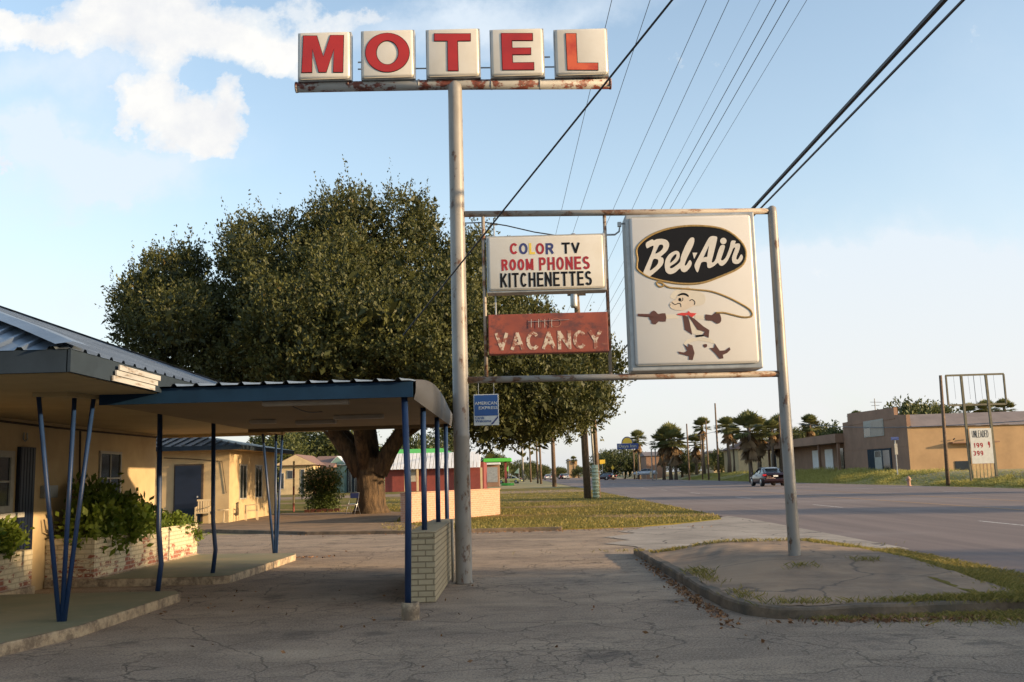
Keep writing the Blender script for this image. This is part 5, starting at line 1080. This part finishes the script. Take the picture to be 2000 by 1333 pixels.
w_ = MB().box(X0-.08, X0, 105.2, 111.2, 4.9, 6.75).build('window', 'white_trim', tw); MB().box(X0-.10, X0-.075, 105.4, 108.9, 5.0, 6.65).build('pane', 'fluoro', w_); MB().box(X0-.10, X0-.075, 109.1, 111.0, 5.0, 5.9).build('pane', 'glass', w_)
w_ = MB().box(X0-.08, X0, 103.6, 110.6, .8, 3.5).build('shopfront', 'fascia_grey', tw); MB().box(X0-.10, X0-.075, 104.0, 105.9, 1.0, 3.3).build('pane', 'glass', w_); MB().box(X0-.10, X0-.075, 106.3, 108.4, 1.0, 3.3).build('door', 'white_trim', w_); MB().box(X0-.105, X0-.10, 106.5, 108.2, 2.6, 3.25).build('pane', 'glass', w_)
MB().box(44.2, 49.0, 98.2, 99.0, 3.7, 3.85).build('awning', 'brown_wall', tw); MB().box(47.3, 48.6, 98.93, 99.0, .8, 3.5).build('door', 'brown_wall', tw); MB().box(52.2, 55.5, 98.93, 99, .8, 3.9).build('boarded_bay', 'fluoro', tw); MB().box(44.6, 46.0, 98.94, 99, 1.0, 1.9).build('vent', 'fascia_grey', tw)
for px in (44.6, 46.0): MB().tube([(px, 98.9, 4.1), (px, 98.6, 4.2)], .06, 6).build('lamp', 'fascia_grey', tw)
m = MB(); m.tube([(X0+1, 110, 7.2), (X0+1, 110, 9.3)], .05, 5); m.beam((X0+.5, 110, 8.9), (X0+1.8, 110, 8.85), .05, .05); m.beam((X0+.6, 110, 8.5), (X0+1.5, 110, 8.5), .05, .05); m.build('antenna', 'cable_thin', tw)
st = thing('strip_shop', 'low brown flat roofed shop row joined to the left of the tan storefront', 'building', (41.5, 130, .9))
MB().box(41.5, 55, 118.6, 150, .5, 4.6).build('wall', 'brown_wall', st)
MB().box(39.0, 55, 118.6, 160, 4.6, 5.7).build('roof_band', 'brown_wall', st)
for ya_, w_ in ((120.2, 1.5), (123.2, 1.8), (127.4, 3.2), (132.6, 3.6)): f_ = MB().box(41.40, 41.5, ya_, ya_+w_, .9, 4.0).build('door', 'white_roof' if ya_ > 126 else 'glass', st)
for ya_ in (118.9, 126.5, 152, 159): MB().box(39.3, 39.6, ya_, ya_+.3, .5, 4.6).build('post', 'brown_wall', st)
hp = gable('hip_house', 'cream house with brown hipped roof behind the dark maroon sedan', A(1442, 900, 175).x, A(1530, 900, 175).x, 175, 187, 5.4, 2.1, 'house_cream', 'brown_shingle', .7, 'hip', [('window', A(1468, 0, 175).x, A(1486, 0, 175).x, 1.3, 4.3, 'glass'), ('window', A(1496, 0, 175).x, A(1503, 0, 175).x, 1.3, 4.3, 'glass'), ('window', A(1450, 0, 175).x, A(1458, 0, 175).x, 1.3, 4.3, 'glass')])
gable('far_house', 'pale flat house half hidden by the tall palms', A(1393, 900, 240).x, A(1425, 900, 240).x, 240, 252, 6.0, .6, 'house_cream', 'grey_roof', .4, 'x')
gable('far_house', 'small brown building beside the shaggy palm cluster', A(1262, 900, 230).x, A(1300, 900, 230).x, 230, 240, 5.5, 1.0, 'brown_wall', 'grey_roof', .4, 'x')
gable('far_house', 'tiny tan building at the far end of the street', A(1112, 920, 420).x, A(1128, 920, 420).x, 420, 440, 7.5, .5, 'tan_wall', 'grey_roof', .4, 'x')
# unseen block added right of the road to throw shade over the near paving
sh_ = thing('shade_block', 'plain tan unseen block added across the road to shade the near paving', 'building', (33.5, -12, 0))
MB().box(33.5, 50, -40, .2, -.02, 9.2).build('wall', 'tan_wall', sh_); MB().box(33.2, 50.3, -40.3, .5, 9.2, 9.5).build('roof', 'grey_roof', sh_)
for y_ in (-6, -12, -18, -24, -30):
    for z_ in (1.0, 5.2): f_ = MB().box(33.42, 33.5, y_, y_+3, z_, z_+2.2).build('window', 'white_trim', sh_); MB().box(33.39, 33.42, y_+.1, y_+2.9, z_+.1, z_+2.1).build('pane', 'glass', f_)

# empty sign frame with price board
PY = 72
es = thing('sign_frame', 'tall empty rectangular sign frame on two steel posts across the road', 'sign frame', (34.4, PY, .8)); zb = tz(34.4, PY)-.1
for xx0, xt in ((33.55, 33.47), (35.45, 35.32)): MB().beam((xx0, PY, zb), (xt, PY, 8.2), .16, .16).build('post', 'olive_steel', es)
m = MB(); m.beam((32.30, PY, 8.22), (36.68, PY, 8.24), .10, .14); m.beam((32.36, PY, 5.98), (36.66, PY, 5.98), .10, .14); m.beam((32.33, PY, 5.98), (32.33, PY, 8.22), .10, .14); m.beam((36.67, PY, 5.98), (36.67, PY, 8.22), .10, .14); m.build('frame', 'olive_steel', es)
for x_ in (32.9, 34.0, 34.4, 34.9, 35.9): MB().tube([(x_, PY, 8.2), (x_+.03, PY, 6.4 if x_ != 34.4 else 6.0)], .022 if x_ == 34.4 else .010, 5).build('loose_wire', 'cable_thin', es)
pr = MB().box(33.66, 35.28, PY-.14, PY-.08, 1.6, 4.2).build('price_board', 'card_white', es)
def TP(body, x0, y0, x1, y1, mat, bold=.02):
    a = A(1600+x0/5, 700+y0/5, PY-.14); b = A(1600+x1/5, 700+y1/5, PY-.14); return block_text(body, a.x, b.x, b.z, a.z, PY-.142, .036 if body == 'UNLEADED' else .07, mat, pr)
TP('UNLEADED', 1488, 708, 1655, 772, 'black', .03); TP('199', 1508, 828, 1602, 872, 'letter_red'); TP('9', 1645, 812, 1672, 874, 'letter_red'); TP('399', 1502, 905, 1605, 950, 'letter_red')
m = MB()
for i in range(6): m.box(33.68+i*.27, 33.88+i*.27, PY-.12, PY-.08, zb+.3, 1.55+.04*(i % 3))
m.build('skirt_boards', 'wood_board', es)
sp2 = tag(MB().tube([(31.78, PY, tz(31.8, PY)-.2), (31.93, PY, 8.25)], [.15, .11], 10).build('bare_pole', 'wood_pole', None, True), 'bare dark wooden pole left of the empty sign frame', 'pole')
ps = thing('street_sign', 'blue street name sign on a thin grey post in front of the tan storefront', 'street sign', (A(1751, 0, 88).x, 88, .9)); x_ = A(1751, 900, 88).x
MB().tube([(x_, 88, .8), (x_, 88, 3.9)], .06, 6).build('post', 'box_metal', ps); MB().box(x_-.35, x_+.35, 87.95, 88.0, 3.92, 4.2).build('blade', 'sign_blue', ps); MB().box(x_-.12, x_+.14, 87.88, 87.94, 2.6, 3.6).build('plate', 'white_trim', ps)
x_ = A(1774, 930, 76).x; zt = tz(x_, 76); hy = thing('fire_hydrant', 'small weathered fire hydrant in the weeds below the storefront corner', 'hydrant', (x_, 76, zt))
MB().lathe([(.20, -.1), (.20, .05), (.13, .08), (.13, .55), (.17, .57), (.17, .62), (.12, .70), (.05, .76), (.04, .80)], (0, 0), 12).build('barrel', 'brick_pink', hy, True, rel=False)
for sx in (-1, 1): MB().tube([(0, 0, .5), (sx*.22, 0, .5)], .07, 8).build('outlet', 'white_trim', hy, rel=False)
# motel chain sign far away
dz_ = 190; cs2 = thing('chain_sign', 'distant pole sign with orange half sun over a blue name board', 'sign', (A(1228, 0, dz_).x, dz_, 0))
a, b = A(1205, 867, dz_), A(1247, 877, dz_); MB().box(a.x, b.x, dz_-.2, dz_+.2, b.z, a.z).build('name_board', 'sign_blue', cs2)
a2, b2 = A(1208, 869, dz_-.2), A(1243, 876, dz_-.2); text('lettering', 'Days Inn', a2.x, b2.x, b2.z, a2.z, dz_-.22, 'white_trim', cs2, .03, .03)
c = A(1225, 867, dz_); nn = 14
for nm, r_, mt, d_ in (('sun_border', 1.15, 'sign_blue', .15), ('sun', .98, 'sign_yellow', .22)): MB().prism([(c.x+r_*math.cos(math.pi*i/nn), a.z+.02+r_*1.15*math.sin(math.pi*i/nn)) for i in range(nn+1)], dz_-d_, dz_).build(nm, mt, cs2)
for px in (1232, 1239): x_ = A(px, 0, dz_).x; MB().tube([(x_, dz_+.3, 0), (x_, dz_+.3, b.z)], .12, 6).build('post', 'pole_paint', cs2)
for (x0, y0, x1, y1, Y_, lb2) in ((1171, 898.5, 1182, 906.5, 235, 'plain yellow rectangular roadside sign behind the big dark pole'), (1193, 911, 1200, 917, 235, 'small yellow diamond warning sign far across the road')):
    a, b = A(x0, y0, Y_), A(x1, y1, Y_); s2 = thing('roadside_sign', lb2, 'sign', ((a.x+b.x)/2, Y_, 0)); xm = (a.x+b.x)/2; zm = (a.z+b.z)/2
    if 'diamond' in lb2: MB().prism([(xm, a.z+.2), (b.x, zm), (xm, b.z-.2), (a.x, zm)], Y_-.1, Y_).build('plate', 'sign_yellow', s2)
    else: MB().box(a.x, b.x, Y_-.1, Y_, b.z, a.z).build('plate', 'sign_yellow', s2)
    MB().tube([(xm, Y_+.1, 0), (xm, Y_+.1, zm)], .07, 5).build('post', 'box_metal', s2)
bl = []
for i, px in enumerate((1218, 1226, 1235, 1243, 1271)):
    p = A(px, 927, 160); bl.append(thing('bollard', 'pale wooden bollard on the far verge', 'bollard', (p.x, 160, .7), 0, 'pale bollards below the motel chain sign')); MB().lathe([(.14, 0), (.14, 1.0), (.08, 1.08)], (0, 0), 6).build('shaft', 'plastic_chair', bl[-1], rel=False)

# palms
def make_palm(th, cr_, skirt, seed, label):
    r_ = thing('fan_palm', label, 'palm tree', (0, 0, 0), 0, 'fan palms across the road'); g_ = np.random.default_rng(seed)
    MB().tube([(0, 0, -.3), (.1, 0, th*.3), (-.05, .05, th*.7), (0, 0, th)], [.42, .30, .24, .26], 10).build('trunk', 'palm_bark', r_, True, rel=False)
    def fronds(n, e0, e1, ln, spread, drop=0):
        VV, FF, RR = [], [], []
        for i in range(n):
            az = g_.uniform(0, 6.283); el = g_.uniform(e0, e1); d = np.array([math.cos(az)*math.cos(el), math.sin(az)*math.cos(el), math.sin(el)])
            s = np.cross(d, [0, 0, 1.]); s /= np.linalg.norm(s)+1e-6; up_ = np.cross(s, d); base_ = np.array([0, 0, th-g_.uniform(0, drop)])+d*.1; hub = base_+d*ln*.42; tone = g_.uniform(0, 1)
            for k in range(11):
                an = (k-5)/5*spread; dd = d*math.cos(an)+s*math.sin(an)+up_*(.22-.1*abs(an)); L_ = ln*.62*g_.uniform(.85, 1.1)*(1-.12*abs(an))
                mid = hub+dd*L_*.55; tip_ = hub+dd*L_+np.array([0, 0, -.16*L_]); wv_ = np.cross(dd, up_)*.075*ln/1.6; j = len(VV); VV += [hub, mid+wv_, tip_, mid-wv_]; FF.append((j, j+1, j+2, j+3)); RR.append(.5*tone+.3*g_.uniform())
            j = len(VV); VV += [base_-s*.03, base_+s*.03, hub+s*.03, hub-s*.03]; FF.append((j, j+1, j+2, j+3)); RR.append(.4)
        return np.array(VV), np.array(FF), np.array(RR)
    link('crown', np_mesh('crown', *fronds(60, -.75, 1.5, cr_, 1.15, .5)), 'palm_leaf', r_, rel=False)
    if skirt: link('dead_fronds', np_mesh('dead_fronds', *fronds(int(34*skirt), -1.5, -1.0, cr_*.85, .5, 2.6*skirt)), 'palm_dead', r_, rel=False)
    return r_
protos = [make_palm(10.5, 2.5, .8, 1, 'x'), make_palm(9.0, 3.2, 1.3, 2, 'x'), make_palm(11.5, 2.3, .6, 3, 'x')]
for p_ in protos: proto_done(p_)
pal = [(1245, 845, 926, 225, 0, 'lone slim palm right behind the motel chain sign'), (1306, 838, 927, 190, 1, 'shaggy palm with a thick dead skirt, centre of the far cluster'), (1293, 850, 926, 195, 1, 'shorter palm at the left edge of the shaggy cluster'), (1316, 848, 926, 187, 1, 'palm at the right edge of the shaggy cluster'),
       (1370, 818, 926, 185, 2, 'tall slim palm standing apart next to a pale pole'), (1357, 855, 925, 200, 1, 'dark low palm behind the lamp pole'), (1419, 820, 920, 175, 0, 'slim palm left of the great shaggy palm'), (1430, 834, 920, 178, 2, 'thin palm crowded against the great shaggy palm'), (1461, 818, 922, 120, 1, 'great shaggy palm with golden dead fronds above the hipped roof'),
       (1478, 828, 922, 150, 1, 'palm leaning at the right of the great shaggy palm'), (1506, 825, 920, 145, 0, 'palm above the porch of the hipped roof house'), (1520, 822, 920, 150, 1, 'dense palm left of the right sign post'), (1580, 815, 915, 150, 0, 'round headed palm just right of the right sign post'), (1672, 806, 915, 170, 2, 'palm tip peeping over the stepped parapet'),
       (1891, 794, 915, 150, 0, 'small palm behind the roof inside the sign frame, left one'), (1925, 788, 915, 150, 0, 'palm behind the roof seen through the right of the sign frame'), (1960, 783, 915, 145, 2, 'rightmost palm behind the long tan wall'), (958, 887, 938, 360, 0, 'tiny distant palm above the green canopy'), (1120, 892, 932, 420, 2, 'tiny distant palm left of the big dark pole'), (1110, 898, 932, 450, 2, 'tiny farthest palm down the street')]
used_p = set()
for (px, pt, pb_, Y_, k, lb2) in pal:
    pr_ = protos[k]; o = pr_ if k not in used_p else copy_tree(pr_); used_p.add(k)
    t2 = A(px, pt, Y_); zb2 = tz(t2.x, Y_); th0 = (10.5, 9.0, 11.5)[k]; s_ = (t2.z-zb2)/th0*(1.0 if k != 1 else .97)
    wsc = s_
    o.location = (t2.x, Y_, zb2); o.scale = (wsc*(1.15 if 'great' in lb2 else .95), wsc*.95, s_*.88); o.rotation_euler.z = px*1.7; o['label'] = lb2

# background trees: prototypes with real crowns, copied
def make_tree(hgt, w, seed, mat='tree_leaf', size=.34, n=900):
    r_ = thing('broadleaf_tree', 'x', 'tree', (0, 0, 0), 0, 'trees beyond the street'); g_ = np.random.default_rng(seed); lb2 = []
    for _ in range(26):
        a = g_.uniform(0, 6.28); z = g_.uniform(.22, .88); q_ = w*.5*math.sin(math.pi*min(1, z*.9+.08))*g_.uniform(.2, .85); lb2.append((q_*math.cos(a), q_*math.sin(a), z*hgt, g_.uniform(.10, .18)*w+.3))
    V_, F_, rr = sprays(lb2, n, 11, .8, size, .6, seed, shell=.5); link('crown', np_mesh('crown', V_, F_, rr), mat, r_, rel=False)
    m_ = MB(); m_.tube([(0, 0, -.3), (.1, 0, hgt*.3), (0, .1, hgt*.75)], [w*.035+.08, w*.028+.05, .04], 8)
    for l in lb2[:7]: m_.tube([(.05, 0, hgt*.25), (l[0]*.6, l[1]*.6, l[2]*.8), l[:3]], [.12, .08, .03], 5)
    m_.build('trunk', 'bark', r_, True, rel=False); return r_
tp = [make_tree(7, 8, 51), make_tree(9, 9, 52), make_tree(5, 8, 53)]
for p_ in tp: proto_done(p_)
tr = []
def T(px, top, Y_, k, lb2, w=1.0): tr.append((px, top, Y_, k, lb2, w))
T(1195, 884, 250, 0, 'dense green tree just right of the big dark pole'); T(1218, 878, 260, 1, 'tall green tree left of the chain sign posts'); T(1242, 886, 250, 0, 'green tree directly below the chain sign'); T(1268, 893, 255, 2, 'low olive tree right of the chain sign'); T(1180, 890, 300, 2, 'low dark tree behind the yellow rectangular sign')
T(1330, 882, 205, 1, 'bushy green tree right of the shaggy palm cluster'); T(1345, 895, 210, 2, 'low green tree behind the lamp pole'); T(1362, 888, 215, 0, 'round tree behind the tall slim palm'); T(1408, 886, 225, 2, 'tree behind the tall slim dark pole'); T(1430, 884, 190, 0, 'dark tree left of the hipped roof house', .7); T(1500, 862, 200, 1, 'dark tree over the right end of the hipped roof'); T(1520, 858, 190, 0, 'dark bushy tree left behind the right sign post'); T(1560, 842, 185, 1, 'spreading tree above the low shop row'); T(1605, 845, 190, 2, 'low crown above the middle of the shop row', 1.3)
T(1770, 805, 165, 2, 'olive crown peeping over the tan side roof', .9); T(1805, 797, 170, 1, 'olive round crown above the long roof', .8); T(1850, 798, 175, 1, 'pale olive crown beside the bare pole', .7); T(1640, 850, 170, 2, 'dark crown just left of the tan storefront', .7)
T(575, 838, 160, 1, 'dark tree above the cream cottage', 1.5); T(620, 845, 165, 0, 'dark bushy tree above the brown roofed wing', 1.5); T(660, 842, 160, 1, 'dark tree above the sheds left of the oak trunk', 1.5); T(700, 850, 165, 0, 'dark tree right behind the oak trunk', 1.5); T(548, 870, 150, 2, 'low yellow green tree at the corner of the guest block', 1.0); T(860, 840, 190, 1, 'tree behind the green ridge of the red store', .9); T(800, 850, 185, 0, 'tree behind the middle of the red store', 1.2)
T(968, 894, 240, 2, 'dark tree behind the green canopy', .8); T(985, 900, 260, 0, 'dark tree behind the yellow car', .9); T(1012, 903, 300, 0, 'dark tree beyond the pennants', 1.0); T(1035, 908, 330, 2, 'low tree at the left end of the street'); T(1060, 913, 380, 2, 'faint low tree far down the left of the street'); T(1130, 912, 380, 0, 'faint tree far down the right of the street'); T(1150, 905, 340, 1, 'dark tree far off left of the big dark pole', .8); T(1090, 916, 480, 2, 'tiny tree at the end of the street', 1.5)
T(535, 846, 135, 0, 'tree showing between the porch roof and the oak', 1.0)
ut = set()
for (px, top, Y_, k, lb2, w) in tr:
    o = tp[k] if k not in ut else copy_tree(tp[k]); ut.add(k); t2 = A(px, top, Y_); zb2 = tz(t2.x, Y_); h0 = (7, 9, 5)[k]; s_ = (t2.z-zb2)/h0*1.02
    o.location = (t2.x, Y_, zb2); o.scale = (max(.8, s_)*w, max(.8, s_), s_); o.rotation_euler.z = px*2.3; o['label'] = lb2

# street trees added to the right, outside this view, so that their shade falls over the island, the road and the lawn
for (x_, y_, k, hgt, w, lb2) in ((36.0, 2.3, 1, 10.0, .8, 'tall unseen street tree added across the road to shade the office'), (34.5, 8.3, 0, 5.4, .7, 'small unseen street tree added across the road to shade the traffic island'), (35.5, 28, 0, 6.0, .7, 'small unseen street tree added to shade the road opposite the driveway'), (36.5, 49.5, 1, 9.0, .8, 'unseen street tree added before the empty sign frame to shade the lawn')):
    o = copy_tree(tp[k]); h0 = (7, 9, 5)[k]; o.location = (x_, y_, tz(x_, y_)); o.scale = (w, w, hgt/h0); o.rotation_euler.z = x_; o['label'] = lb2
